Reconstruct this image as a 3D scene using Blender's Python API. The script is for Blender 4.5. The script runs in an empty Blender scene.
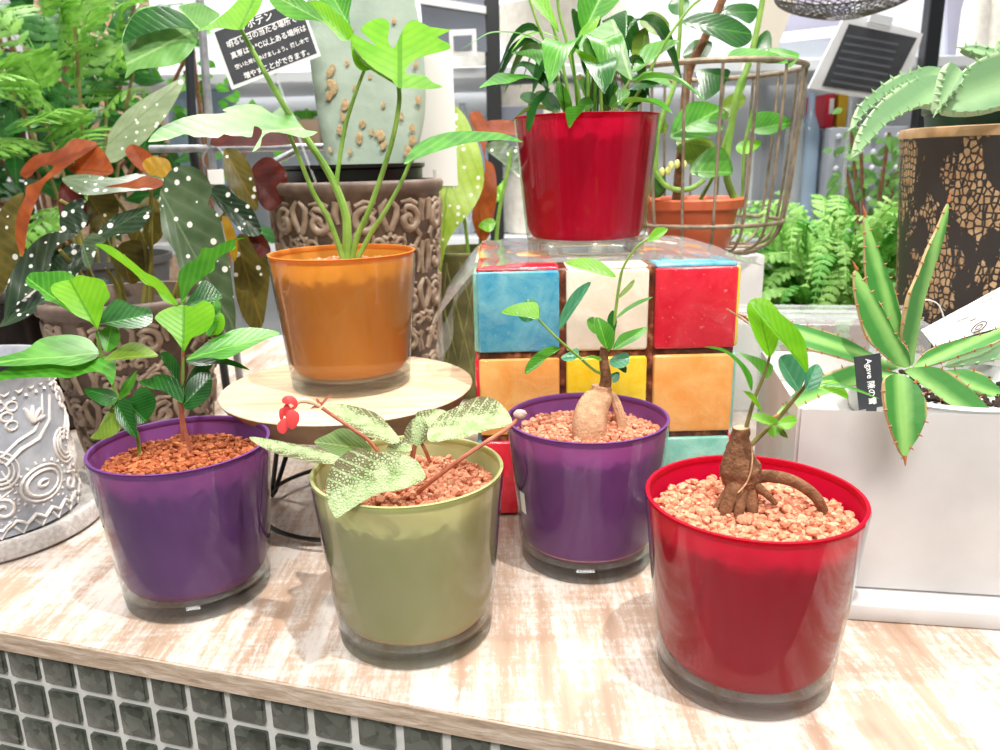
import bpy, bmesh, math, random
from math import sin, cos, pi
from mathutils import Vector, Matrix
from mathutils.geometry import delaunay_2d_cdt

random.seed(7)
S = bpy.context.scene
COL = S.collection

# ------------------------------------------------------------------ camera
FPX, PITCH, ROLL, CH = 781.6, 0.2668, -0.0238, 0.3174
cp, sp, cr, sr = cos(PITCH), sin(PITCH), cos(ROLL), sin(ROLL)
UPV = Vector((0, sp, cp)); XV = Vector((1, 0, 0))
right = XV * cr + UPV * sr
up = UPV * cr - XV * sr
fwd = Vector((0, cp, -sp))
cam_d = bpy.data.cameras.new('camera')
cam = bpy.data.objects.new('camera', cam_d); COL.objects.link(cam)
M = Matrix((right, up, -fwd)).transposed().to_4x4(); M.translation = Vector((0, 0, CH))
cam.matrix_world = M
cam_d.sensor_width = 36; cam_d.lens = FPX * 36 / 1000; cam_d.clip_start = 0.02
cam_d.dof.use_dof = True; cam_d.dof.focus_distance = 0.53; cam_d.dof.aperture_fstop = 12.0
S.camera = cam

# ------------------------------------------------------------------ view, world, lamps
S.view_settings.view_transform = 'Standard'
S.view_settings.look = 'None'
S.view_settings.gamma = 1.0
S.view_settings.use_curve_mapping = False
S.view_settings.exposure = 0.08
W = bpy.data.worlds.new('world'); S.world = W; W.use_nodes = True
W.node_tree.nodes['Background'].inputs[0].default_value = (1.0, 0.985, 0.97, 1)
W.node_tree.nodes['Background'].inputs[1].default_value = 0.40

def spot(loc, target, power, size=0.03, angle=70, color=(1, 0.96, 0.9)):
    d = bpy.data.lights.new('ceiling_spotlight', 'SPOT'); d.energy = power; d.shadow_soft_size = size
    d.spot_size = math.radians(angle); d.spot_blend = 0.6; d.color = color
    o = bpy.data.objects.new('ceiling_spotlight', d); COL.objects.link(o); o.location = loc
    o.rotation_euler = (Vector(target) - Vector(loc)).to_track_quat('-Z', 'Y').to_euler()
    return o
def area(loc, target, power, sx, sy, color=(1, 0.98, 0.95)):
    d = bpy.data.lights.new('overhead_fill', 'AREA'); d.energy = power; d.shape = 'RECTANGLE'; d.size = sx; d.size_y = sy; d.color = color
    o = bpy.data.objects.new('overhead_fill', d); COL.objects.link(o); o.location = loc
    o.rotation_euler = (Vector(target) - Vector(loc)).to_track_quat('-Z', 'Y').to_euler()
    return o
spot((0.42, 0.02, 1.95), (0.05, 0.55, 0.0), 132, 0.018, 75)
spot((0.75, 0.85, 2.0), (0.1, 0.8, 0.0), 28, 0.03)
spot((-0.55, 0.1, 2.0), (-0.2, 0.8, 0.0), 24, 0.03)
spot((-0.9, 1.6, 2.0), (-0.4, 1.3, 0.2), 50, 0.03)
spot((0.9, 1.5, 2.0), (0.4, 1.2, 0.1), 80, 0.03)
area((0, 1.9, 2.1), (0, 3.2, 0), 110, 2.5, 1.2)  # unseen area lamp aimed at the back wall, added to brighten the background
area((-0.2, -1.3, 1.95), (0, 0.5, 0), 50, 1.2, 0.4)  # unseen area lamp behind the camera, added to brighten the front faces

# ------------------------------------------------------------------ helpers: places
def ray(px, py):
    a, b = px - 500, py - 375
    X = a * cr + b * sr; Y = -a * sr + b * cr
    u = -Y / FPX
    return Vector((X / FPX, cp + u * sp, -sp + u * cp))
def at(px, py, y):
    r = ray(px, py); return Vector((0, 0, CH)) + r * (y / r.y)
def atz(px, py, z):
    r = ray(px, py); return Vector((0, 0, CH)) + r * ((z - CH) / r.z)
def mpp(y): return y / FPX * 1.0

# ------------------------------------------------------------------ helpers: materials
def srgb(h):
    h = h.lstrip('#'); v = [int(h[i:i + 2], 16) / 255 for i in (0, 2, 4)]
    return tuple((c / 12.92 if c <= 0.04045 else ((c + 0.055) / 1.055) ** 2.4) for c in v) + (1,)
def C4(c): return srgb(c) if isinstance(c, str) else (tuple(c) + (1,) if len(c) == 3 else tuple(c))
class N:
    def __init__(s, name):
        s.m = bpy.data.materials.new(name); s.m.use_nodes = True; s.t = s.m.node_tree
        s.t.nodes.clear(); s.out = s.t.nodes.new('ShaderNodeOutputMaterial')
    def new(s, kind, **kw):
        n = s.t.nodes.new('ShaderNode' + kind)
        for k, v in kw.items(): setattr(n, k, v)
        return n
    def lk(s, a, b): s.t.links.new(a, b)
    def put(s, sock, v):
        if hasattr(v, 'is_linked'): s.lk(v, sock)
        elif isinstance(v, (str, tuple, list)) and sock.type == 'RGBA': sock.default_value = C4(v)
        else: sock.default_value = v
    def bsdf(s, color, rough=0.5, **kw):
        b = s.new('BsdfPrincipled'); s.put(b.inputs['Base Color'], color); s.put(b.inputs['Roughness'], rough)
        for k, v in kw.items(): s.put(b.inputs[k.replace('_', ' ')], v)
        return b
    def math(s, op, a, b=0.0, clamp=False):
        n = s.new('Math', operation=op, use_clamp=clamp); s.put(n.inputs[0], a)
        s.put(n.inputs[1], b); return n.outputs[0]
    def mix(s, f, a, b, mode='MIX'):
        n = s.new('Mix', data_type='RGBA', blend_type=mode); s.put(n.inputs[0], f); s.put(n.inputs[6], a); s.put(n.inputs[7], b)
        return n.outputs[2]
    def ramp(s, f, stops):
        n = s.new('ValToRGB'); e = n.color_ramp.elements
        while len(e) < len(stops): e.new(0.5)
        for i, (p, c) in enumerate(stops): e[i].position = p; e[i].color = C4(c)
        s.lk(f, n.inputs[0]); return n.outputs[0]
    def coord(s, kind='Object', scale=(1, 1, 1), rot=(0, 0, 0)):
        c = s.new('TexCoord'); mp = s.new('Mapping'); mp.inputs['Scale'].default_value = scale; mp.inputs['Rotation'].default_value = rot
        s.lk(c.outputs[kind], mp.inputs[0]); return mp.outputs[0]
    def noise(s, vec, scale, detail=3, rough=0.55, dist=0.0):
        n = s.new('TexNoise'); s.lk(vec, n.inputs['Vector']); n.inputs['Scale'].default_value = scale
        n.inputs['Detail'].default_value = detail; n.inputs['Roughness'].default_value = rough; n.inputs['Distortion'].default_value = dist
        return n.outputs['Fac']
    def voro(s, vec, scale, feature='F1', rnd=1.0, out='Distance'):
        n = s.new('TexVoronoi', feature=feature); s.lk(vec, n.inputs['Vector']); n.inputs['Scale'].default_value = scale
        n.inputs['Randomness'].default_value = rnd; return n.outputs[out]
    def bump(s, b, h, dist=0.002, strength=1.0):
        n = s.new('Bump'); n.inputs['Distance'].default_value = dist; n.inputs['Strength'].default_value = strength
        s.lk(h, n.inputs['Height']); s.lk(n.outputs[0], b.inputs['Normal']); return n
    def done(s, b):
        s.lk(b.outputs[0], s.out.inputs[0]); return s.m
def simple(name, color, rough=0.5, **kw):
    n = N(name); return n.done(n.bsdf(color, rough, **kw))
def noisy(name, c1, c2, scale=30, rough=0.6, bump=0.0, bscale=None, **kw):
    n = N(name); v = n.coord(); f = n.noise(v, scale, 4)
    b = n.bsdf(n.ramp(f, [(0.35, c1), (0.65, c2)]), rough, **kw)
    if bump: n.bump(b, n.noise(v, bscale or scale * 3, 3), bump)
    return n.done(b)
def clear(name, tint='#ffffff', base=0.04, rough=0.02, haze=0.0, edge=None):
    """thin clear pane or film: lets light through, reflects by angle"""
    n = N(name); t = n.new('BsdfTransparent'); n.put(t.inputs[0], tint)
    if edge:
        lw = n.new('LayerWeight'); lw.inputs['Blend'].default_value = 0.25; n.lk(n.mix(lw.outputs['Facing'], tint, edge), t.inputs[0])
    g = n.new('BsdfGlossy'); g.inputs['Roughness'].default_value = rough
    fr = n.new('Fresnel'); fr.inputs['IOR'].default_value = 1.45
    geo = n.new('NewGeometry')
    f = n.math('ADD', n.math('MULTIPLY', n.math('SUBTRACT', fr.outputs[0], 0.034), 1.7), base, True)
    f = n.math('MULTIPLY', f, n.math('SUBTRACT', 1.0, geo.outputs['Backfacing']))
    mx = n.new('MixShader'); n.lk(f, mx.inputs[0]); n.lk(t.outputs[0], mx.inputs[1]); n.lk(g.outputs[0], mx.inputs[2])
    if haze:
        d = n.new('BsdfDiffuse'); m2 = n.new('MixShader'); m2.inputs[0].default_value = haze
        n.lk(mx.outputs[0], m2.inputs[1]); n.lk(d.outputs[0], m2.inputs[2]); mx = m2
    return n.done(mx)
def leafmat(name, c1, c2, vein=None, kv=14, vein_amt=0.5, spots=None, spot_col='#f4f4ea', rough=0.33, trans=0.3, midrib=None, back=None):
    n = N(name); uv = n.new('TexCoord').outputs['UV']
    sx = n.new('SeparateXYZ'); n.lk(uv, sx.inputs[0]); U = n.math('ABSOLUTE', sx.outputs[0]); V = sx.outputs[1]
    oc = n.coord()
    col = n.ramp(n.noise(oc, 45, 3), [(0.35, c1), (0.68, c2)])
    w = n.math('SINE', n.math('MULTIPLY', n.math('SUBTRACT', V, n.math('MULTIPLY', U, 0.45)), kv * 2 * pi / 2))
    h = n.math('POWER', n.math('ABSOLUTE', w), 0.35)
    if vein:
        f = n.math('MULTIPLY', n.math('SUBTRACT', 1.0, h), vein_amt * 1.6, True)
        col = n.mix(f, col, vein)
    mid = n.math('LESS_THAN', U, 0.045)
    col = n.mix(n.math('MULTIPLY', mid, 0.7), col, midrib or vein or c2)
    if spots:
        vn = n.new('TexVoronoi'); n.lk(oc, vn.inputs['Vector']); vn.inputs['Scale'].default_value = spots[0]
        rr = n.new('SeparateColor'); n.lk(vn.outputs['Color'], rr.inputs[0])
        thr = n.math('ADD', n.math('MULTIPLY', rr.outputs[0], spots[1] * .85), 0.02)
        s_ = n.math('LESS_THAN', vn.outputs['Distance'], thr)
        col = n.mix(s_, col, spot_col)
    if back:
        geo = n.new('NewGeometry'); col = n.mix(geo.outputs['Backfacing'], col, back)
    b = n.bsdf(col, rough); n.bump(b, h, 0.0004, 0.3)
    tr = n.new('BsdfTranslucent'); n.lk(col, tr.inputs[0])
    mx = n.new('MixShader'); mx.inputs[0].default_value = trans
    n.lk(b.outputs[0], mx.inputs[1]); n.lk(tr.outputs[0], mx.inputs[2])
    return n.done(mx)

# ------------------------------------------------------------------ helpers: objects
def thing(name, label, cat, loc=(0, 0, 0), group=None):
    o = bpy.data.objects.new(name, None); COL.objects.link(o); o.location = loc; o.empty_display_size = 0.02
    tag(o, label, cat, group); return o
def tag(o, label, cat, group=None):
    o['label'] = label; o['category'] = cat
    if group: o['group'] = group
    return o
def origin(p):
    v = Vector((0, 0, 0))
    while p is not None: v += p.location; p = p.parent
    return v
class G:
    def __init__(s): s.v = []; s.f = []; s.uv = {}
    def add(s, vs, fs):
        o = len(s.v); s.v += [Vector(q) for q in vs]; s.f += [tuple(i + o for i in f) for f in fs]; return s
    def box(s, c, d, rot=0.0, bev=0.0, seg=2):
        bm = bmesh.new(); bmesh.ops.create_cube(bm, size=1)
        for v in bm.verts: v.co = Vector((v.co.x * d[0], v.co.y * d[1], v.co.z * d[2]))
        if bev: bmesh.ops.bevel(bm, geom=bm.edges[:], offset=bev, segments=seg, affect='EDGES', profile=0.5)
        R = Matrix.Rotation(rot, 3, 'Z')
        s.add([R @ v.co + Vector(c) for v in bm.verts], [[v.index for v in f.verts] for f in bm.faces]) if not bm.verts.index_update() else None
        bm.free(); return s
    def lathe(s, prof, c=(0, 0, 0), seg=64, cap0=False, cap1=False):
        n = len(prof); vs = []
        for r, z in prof:
            for k in range(seg):
                a = 2 * pi * k / seg; vs.append((c[0] + r * cos(a), c[1] + r * sin(a), c[2] + z))
        fs = [(i * seg + k, i * seg + (k + 1) % seg, (i + 1) * seg + (k + 1) % seg, (i + 1) * seg + k) for i in range(n - 1) for k in range(seg)]
        if cap0: fs.append(tuple(range(seg))[::-1])
        if cap1: fs.append(tuple((n - 1) * seg + k for k in range(seg)))
        return s.add(vs, fs)
    def tube(s, pts, r, seg=8, closed=False, cap=True):
        pts = [Vector(p) for p in pts]; n = len(pts)
        rs = r if isinstance(r, (list, tuple)) else [r] * n
        vs = []; t0 = (pts[1] - pts[0]).normalized(); nrm = t0.orthogonal().normalized()
        for i, p in enumerate(pts):
            if closed: t = pts[(i + 1) % n] - pts[i - 1]
            else: t = pts[min(i + 1, n - 1)] - pts[max(i - 1, 0)]
            if t.length < 1e-9: t = t0
            t.normalize(); nrm = (nrm - t * nrm.dot(t))
            nrm = nrm.normalized() if nrm.length > 1e-6 else t.orthogonal().normalized()
            b = t.cross(nrm)
            for k in range(seg):
                a = 2 * pi * k / seg; vs.append(p + (nrm * cos(a) + b * sin(a)) * rs[i])
        m = n if closed else n - 1
        fs = [(i * seg + k, i * seg + (k + 1) % seg, ((i + 1) % n) * seg + (k + 1) % seg, ((i + 1) % n) * seg + k) for i in range(m) for k in range(seg)]
        if cap and not closed: fs += [tuple(range(seg))[::-1], tuple((n - 1) * seg + k for k in range(seg))]
        return s.add(vs, fs)
    def blob(s, c, r, sub=2, jit=0.0, scale=(1, 1, 1), rot=None, rnd=random):
        vs, fs = ICO[sub]
        R = rot or Matrix.Identity(3)
        return s.add([Vector(c) + R @ Vector((q.x * scale[0], q.y * scale[1], q.z * scale[2])) * r * (1 + rnd.uniform(-jit, jit)) for q in vs], fs)
    def build(s, name, mat, parent=None, smooth=True, thick=0.0, kind=None, label=None):
        me = bpy.data.meshes.new(name); o0 = origin(parent)
        me.from_pydata([v - o0 for v in s.v], [], s.f)
        if s.uv:
            ul = me.uv_layers.new(name='UVMap')
            for l in me.loops: ul.data[l.index].uv = s.uv.get(l.vertex_index, (0, 0))
        me.materials.append(mat); me.validate(); me.update()
        if smooth:
            me.polygons.foreach_set('use_smooth', [True] * len(me.polygons))
            me.set_sharp_from_angle(angle=math.radians(smooth if smooth is not True else 40))
        o = bpy.data.objects.new(name, me); COL.objects.link(o)
        if parent: o.parent = parent
        if thick:
            md = o.modifiers.new('s', 'SOLIDIFY'); md.thickness = thick; md.offset = 0
        if kind: o['kind'] = kind
        if label: o['label'] = label
        return o
ICO = {}
for sub in (1, 2, 3):
    bm = bmesh.new(); bmesh.ops.create_icosphere(bm, subdivisions=sub, radius=1); bm.verts.index_update()
    ICO[sub] = ([v.co.copy() for v in bm.verts], [tuple(v.index for v in f.verts) for f in bm.faces]); bm.free()
def smooth_path(pts, n=6):
    pts = [Vector(p) for p in pts]
    if len(pts) < 3: return [pts[0].lerp(pts[-1], i / n) for i in range(n + 1)]
    P = [pts[0] * 2 - pts[1]] + pts + [pts[-1] * 2 - pts[-2]]; out = []
    for i in range(1, len(P) - 2):
        for k in range(n):
            t = k / n; a, b, c, d = P[i - 1], P[i], P[i + 1], P[i + 2]
            out.append(0.5 * ((2 * b) + (c - a) * t + (2 * a - 5 * b + 4 * c - d) * t * t + (3 * b - a - 3 * c + d) * t ** 3))
    return out + [pts[-1]]
def closed_path(pts, n=3):
    pts = [Vector(p) for p in pts]; m = len(pts); out = []
    for i in range(m):
        a, b, c, d = pts[i - 1], pts[i], pts[(i + 1) % m], pts[(i + 2) % m]
        for k in range(n):
            t = k / n
            out.append(0.5 * ((2 * b) + (c - a) * t + (2 * a - 5 * b + 4 * c - d) * t * t + (3 * b - a - 3 * c + d) * t ** 3))
    return out
def inside(p, poly):
    c = False; x, y = p; j = len(poly) - 1
    for i in range(len(poly)):
        xi, yi = poly[i]; xj, yj = poly[j]
        if (yi > y) != (yj > y) and x < (xj - xi) * (y - yi) / (yj - yi) + xi: c = not c
        j = i
    return c

def oleaf(parent, pts, Y, mat, lay=0.3, side=0.0, base=None, tip=None, fold=0.25, curl=0.15, thick=0.0, name='leaf', n=3, teeth=0, label=None, wave=0.0):
    """leaf blade from its outline: leaning, folded along the midrib and curling towards the tip"""
    q = [Vector((a, b, 0)) for a, b in pts]
    q = closed_path(q, n) if n > 1 else q
    poly = [(v.x, v.y) for v in q]
    if teeth:
        out = []
        L = [0]
        for i in range(len(poly)): L.append(L[-1] + math.dist(poly[i], poly[(i + 1) % len(poly)]))
        nt = max(6, int(L[-1] / teeth)); cx = sum(a for a, b in poly) / len(poly); cy = sum(b for a, b in poly) / len(poly)
        ar = sum(poly[i - 1][0] * poly[i][1] - poly[i][0] * poly[i - 1][1] for i in range(len(poly)))
        j = 0
        for k in range(nt * 3):
            d = L[-1] * k / (nt * 3)
            while L[j + 1] < d: j += 1
            a = Vector(poly[j % len(poly)]); b = Vector(poly[(j + 1) % len(poly)]); t = (d - L[j]) / max(1e-6, L[j + 1] - L[j])
            p = a.lerp(b, t); e = (b - a); e = e.normalized() if e.length > 1e-6 else Vector((1, 0))
            nn = Vector((e.y, -e.x)) * (1 if ar > 0 else -1)
            if k % 3 == 0: p = p + nn * teeth * 0.16
            out.append((p.x, p.y))
        poly = out
    base = Vector(base or pts[0]); tip = Vector(tip or max(pts, key=lambda w: (w[0] - base.x) ** 2 + (w[1] - base.y) ** 2))
    ax = (tip - base); Ln = ax.length; ax.normalize(); nx = Vector((-ax.y, ax.x))
    xs = [p[0] for p in poly]; ys = [p[1] for p in poly]
    hw = max(abs((Vector(p) - base).dot(nx)) for p in poly) or 1
    hp = max(hw * .3, max((Vector(p) - base).dot(nx) for p in poly)); hm = max(hw * .3, max(-(Vector(p) - base).dot(nx) for p in poly))
    sz = max(max(xs) - min(xs), max(ys) - min(ys)); st = max(1.6, sz / 16)
    ins = []
    yy = min(ys) + st * 0.5; row = 0
    while yy < max(ys):
        xx = min(xs) + st * (0.5 if row % 2 else 0.95)
        while xx < max(xs):
            if inside((xx, yy), poly) and min(math.dist((xx, yy), p) for p in poly) > st * 0.45: ins.append((xx, yy))
            xx += st
        yy += st * 0.87; row += 1
    vs = [Vector(p) for p in poly] + [Vector(p) for p in ins]
    r = delaunay_2d_cdt(vs, [(i, (i + 1) % len(poly)) for i in range(len(poly))], [], 0, 1e-5)
    V2, F2 = r[0], r[2]
    cx, cy = (min(xs) + max(xs)) / 2, (min(ys) + max(ys)) / 2
    m = Y / FPX; g = G(); uv = {}
    for i, p in enumerate(V2):
        d = Vector(p) - base; u = d.dot(nx) / hw; v = d.dot(ax) / Ln
        y = Y + m * (lay * (cy - p[1]) + side * (p[0] - cx)) - fold * abs(u) * hw * m + curl * (v - 0.5) ** 2 * Ln * m
        if wave: y += wave * hw * m * sin(v * 19 + u) * abs(u)
        g.v.append(at(p[0], p[1], y)); uv[i] = (u * hw / (hp if u > 0 else hm), v)
    for f in F2:
        c = sum((Vector(V2[i]) for i in f), Vector((0, 0))) / len(f)
        if not inside((c.x, c.y), poly): continue
        a, b, c_ = (g.v[i] for i in f[:3]); nrm = (b - a).cross(c_ - a)
        g.f.append(tuple(f) if nrm.dot(a - Vector((0, 0, CH))) < 0 else tuple(f)[::-1])
    g.uv = uv
    if 0 < thick < .01:
        nrm = [Vector((0, 0, 0)) for _ in g.v]
        for f in g.f:
            c = (g.v[f[1]] - g.v[f[0]]).cross(g.v[f[2]] - g.v[f[0]])
            for i in f: nrm[i] += c
        nb = len(poly); top = list(g.v); fs = list(g.f); nv = len(top)
        bot = [v - nrm[i].normalized() * thick if nrm[i].length else v for i, v in enumerate(top)]
        g.v = top + bot; g.f = fs + [tuple(i + nv for i in f[::-1]) for f in fs]
        for i in range(nv): uv[nv + i] = uv[i]
        ec = {}
        for f in fs:
            for a, b in zip(f, f[1:] + f[:1]): ec[(a, b)] = 1
        for (a, b) in ec:
            if (b, a) not in ec:
                o = len(g.v); g.v += [top[b], top[a], bot[a], bot[b]]; g.f.append((o, o + 1, o + 2, o + 3))
                for q_ in range(4): uv[o + q_] = (1.0, .5)
        thick = 0
    return g.build(name, mat, parent, thick=thick, label=label, smooth=70)

def stem(parent, pts, r0, r1, mat, name='stem', seg=8, label=None):
    """pts: (px, py, depth)"""
    P = smooth_path([at(*p) for p in pts], 5); n = len(P)
    return G().tube(P, [r0 + (r1 - r0) * i / (n - 1) for i in range(n)], seg).build(name, mat, parent, label=label)
def rleaf(parent, pts, w, mat, face=0.5, name='leaf', cup=0.25, base_w=0.15):
    """ribbon leaf: pts (px,py,depth), w in metres"""
    P = smooth_path([at(*p) for p in pts], 5); n = len(P); g = G(); uv = {}
    hint = Vector((0, -face, 1 - face)).normalized()
    for i, p in enumerate(P):
        t = (P[min(i + 1, n - 1)] - P[max(i - 1, 0)]).normalized()
        sd = t.cross(hint); sd = sd.normalized() if sd.length > 1e-5 else Vector((1, 0, 0)); nr = sd.cross(t)
        v = i / (n - 1); ww = w / 2 * max(0.02, (sin(pi * min(1, v ** 0.8)) ** 0.8) * (1 - base_w) + base_w * (1 - v))
        for k in range(5):
            u = (k - 2) / 2; uv[len(g.v)] = (u, v); g.v.append(p + sd * u * ww + nr * abs(u) * ww * cup)
    for i in range(n - 1):
        for k in range(4): a = i * 5 + k; g.f.append((a, a + 1, a + 6, a + 5))
    g.uv = uv
    return g.build(name, mat, parent, smooth=70)

# ------------------------------------------------------------------ materials
def wood_table():
    n = N('whitewashed_wood'); ra = 0.2867
    speck = n.noise(n.coord('Object', (1.6, 0.8, 1), (0, 0, ra)), 170, 5, 0.75)        # worn paint speckle
    strokes = n.noise(n.coord('Object', (110, 10, 10), (0, 0, ra)), 2.6, 4, 0.7)       # saw marks run across the board
    bands = n.noise(n.coord('Object', (11, 1.0, 10), (0, 0, ra)), 4, 3, 0.55)
    patch = n.noise(n.coord('Object', (1, 1, 1)), 14, 4, 0.65)
    rows_ = n.noise(n.coord('Object', (2, 60, 10), (0, 0, ra)), 3, 3, 0.6)
    col = n.ramp(bands, [(0.3, '#a98a74'), (0.48, '#bda28d'), (0.7, '#cab5a3')])
    cover = n.math('ADD', n.math('ADD', n.math('MULTIPLY', bands, 0.55), n.math('MULTIPLY', patch, 0.45)), n.math('MULTIPLY', n.math('ADD', speck, n.math('ADD', strokes, n.math('MULTIPLY', rows_, .5))), 0.42))
    f = n.ramp(cover, [(0.94, (0, 0, 0)), (1.06, (1, 1, 1))])
    f = n.ramp(n.math('SUBTRACT', cover, 0.5), [(0.46, (0, 0, 0)), (0.60, (1, 1, 1))])
    col = n.mix(n.math('MULTIPLY', f, 0.8), col, '#ded6cf')
    b = n.bsdf(col, 0.5); n.bump(b, n.math('ADD', strokes, speck), 0.0005, 0.5); return n.done(b)
def wood_edge():
    n = N('raw_wood_edge'); g_ = n.noise(n.coord('Object', (4, 40, 90), (0, 0, 0.2867)), 3, 4, .65, .5); oc = n.coord()
    col = n.ramp(g_, [(.32, '#a08a76'), (.5, '#c2ab95'), (.68, '#dacbbb')]); b = n.bsdf(col, .65); n.bump(b, g_, .0006); return n.done(b)
M_table = wood_table()
M_edge = wood_edge()
M_grout = noisy('white_grout', '#e2e2dc', '#f0f0ea', 60, 0.8)
def dark_tile():
    n = N('olive_stone_tile'); v = n.coord(); f = n.voro(v, 160, 'F1', 1.0, 'Color')
    s_ = n.new('SeparateColor'); n.lk(f, s_.inputs[0])
    col = n.ramp(s_.outputs[0], [(0.0, '#33382f'), (1.0, '#5b6056')])
    return n.done(n.bsdf(col, 0.15, Coat_Weight=0.6))
M_tile = dark_tile()
M_disc = None
def disc_wood():
    n = N('pale_disc_wood'); w = n.noise(n.coord('Object', (3, 30, 3)), 4, 4, 0.6, 0.6)
    col = n.ramp(w, [(0.3, '#d9b48c'), (0.5, '#ecd0ae'), (0.7, '#f3dfc4')]); b = n.bsdf(col, 0.5); n.bump(b, w, 0.0005, 0.4); return n.done(b)
M_disc = disc_wood()
M_disc_edge = noisy('disc_edge_wood', '#8a6b4f', '#a98768', 60, 0.6)
M_black = simple('black_metal', '#0c0c0d', 0.35)
M_glass_side = clear('clear_glass_wall', base=0.035, rough=0.01, edge='#a9adad')
def glass_base():
    n = N('clear_glass_base'); g = n.new('BsdfGlass'); g.inputs['Color'].default_value = (0.95, 0.98, 0.97, 1); g.inputs['IOR'].default_value = 1.47; g.inputs['Roughness'].default_value = 0.0
    t = n.new('BsdfTransparent'); t.inputs[0].default_value = (0.93, 0.95, 0.94, 1)
    mx = n.new('MixShader'); mx.inputs[0].default_value = 0.5; n.lk(t.outputs[0], mx.inputs[1]); n.lk(g.outputs[0], mx.inputs[2]); return n.done(mx)
M_glass = glass_base()
def paint(name, c, c2, lit, trans=0.4):
    n = N(name); f = n.noise(n.coord(), 30, 2); col = n.mix(n.ramp(f, [(0.35, (0, 0, 0)), (0.7, (1, 1, 1))]), c, c2)
    b = n.bsdf(col, 0.5, Specular_IOR_Level=0.15); tr = n.new('BsdfTranslucent'); n.put(tr.inputs[0], lit)
    mx = n.new('MixShader'); mx.inputs[0].default_value = trans; n.lk(b.outputs[0], mx.inputs[1]); n.lk(tr.outputs[0], mx.inputs[2]); return n.done(mx)
M_purple = paint('purple_paint', '#7d5299', '#885ca3', '#b8589f')
M_green = paint('sage_green_paint', '#c6cd96', '#d0d6a2', '#d6dc90')
M_orange = paint('amber_paint', '#cf9142', '#d69a4a', '#ffa836')
M_red = paint('red_paint', '#c00932', '#ca1138', '#f01040')
def gravel_mat(name, a, b_, c):
    n = N(name); g = n.new('NewGeometry'); col = n.ramp(g.outputs['Random Per Island'], [(0, a), (0.5, b_), (1, c)])
    b = n.bsdf(col, 0.9); n.bump(b, n.noise(n.coord(), 700, 2), 0.0006); return n.done(b)
M_gravel = gravel_mat('akadama_gravel', '#c47455', '#d78f6f', '#e6ab8c')
M_gravel_d = gravel_mat('shaded_akadama_gravel', '#8e431f', '#a9582f', '#c67a4c')  # darker copy of the gravel: leaf shade over the left pot put into colour
M_soil = noisy('dark_soil', '#2a1d14', '#4a382a', 300, 0.95, 0.002)
M_bark = noisy('brown_bark', '#6b4428', '#8d6243', 150, 0.85, 0.0015)
M_tuber = noisy('tan_tuber_bark', '#b98b66', '#d2a884', 160, 0.75, 0.0012)
M_stem_g = noisy('green_stem', '#6f9a3c', '#8fb553', 60, 0.45)
M_stem_b = noisy('brown_green_stem', '#6f6a35', '#8c8247', 60, 0.6)
M_stem_r = noisy('red_stem', '#a3553f', '#c37a5c', 80, 0.6)
L_lime = leafmat('lime_leaf', '#6fb81c', '#8ccd2c', '#4f9414', 8, 0.25, trans=0.35)
L_green = leafmat('green_leaf', '#35821a', '#57a22c', '#82c44c', 8, 0.25, trans=0.25)
L_dark = leafmat('dark_green_leaf', '#174a1a', '#2a6624', '#4a8a38', 8, 0.25, rough=0.25, trans=0.2)
L_mid = leafmat('mid_green_leaf', '#448a28', '#60a43a', '#8cc460', 6, 0.2, rough=0.3, trans=0.3)
L_teal = leafmat('blue_green_leaf', '#357f58', '#559f72', '#80bb94', 4, 0.25, trans=0.25)
L_pale = leafmat('pale_glossy_leaf', '#528a3c', '#78ac58', '#a0c880', 7, 0.15, rough=0.38, trans=0.25)
L_olive = leafmat('olive_leaf', '#5d7d22', '#7a9a30', '#98b04a', 8, 0.25, trans=0.3)
def dup_leaf_back(): pass
L_beg_d = leafmat('dark_spotted_begonia_leaf', '#1c2f20', '#2e422a', '#4a5e40', 6, 0.35, (92, 0.34), rough=0.25, trans=0.12)
L_beg_g = leafmat('grey_green_spotted_begonia_leaf', '#43583a', '#586c4b', '#748764', 6, 0.35, (88, 0.34), rough=0.3, trans=0.2)
L_beg_o = leafmat('rust_begonia_leaf_underside', '#8f3d12', '#b35a20', '#7c3410', 6, 0.3, rough=0.5, trans=0.4)
L_beg_y = leafmat('yellow_begonia_leaf', '#b0801a', '#c99a26', '#8d8a25', 6, 0.3, rough=0.5, trans=0.4)
L_beg_ol = leafmat('olive_spotted_begonia_leaf', '#4f4a1a', '#6b6228', '#8a6f30', 6, 0.3, (80, 0.32), rough=0.4, trans=0.35)
L_beg_r = leafmat('red_begonia_leaf_underside', '#461310', '#6b2418', '#3f0f0e', 6, 0.3, rough=0.5, trans=0.3)
L_beg_p = leafmat('pale_spotted_begonia_leaf', '#8c9f76', '#a7b78e', '#7c8f62', 6, 0.3, (90, 0.3), rough=0.4, trans=0.35)
L_beg_l = leafmat('light_green_spotted_begonia_leaf', '#a0c040', '#bcd668', '#80a032', 8, 0.35, (110, 0.34), rough=0.35, trans=0.4)
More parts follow.
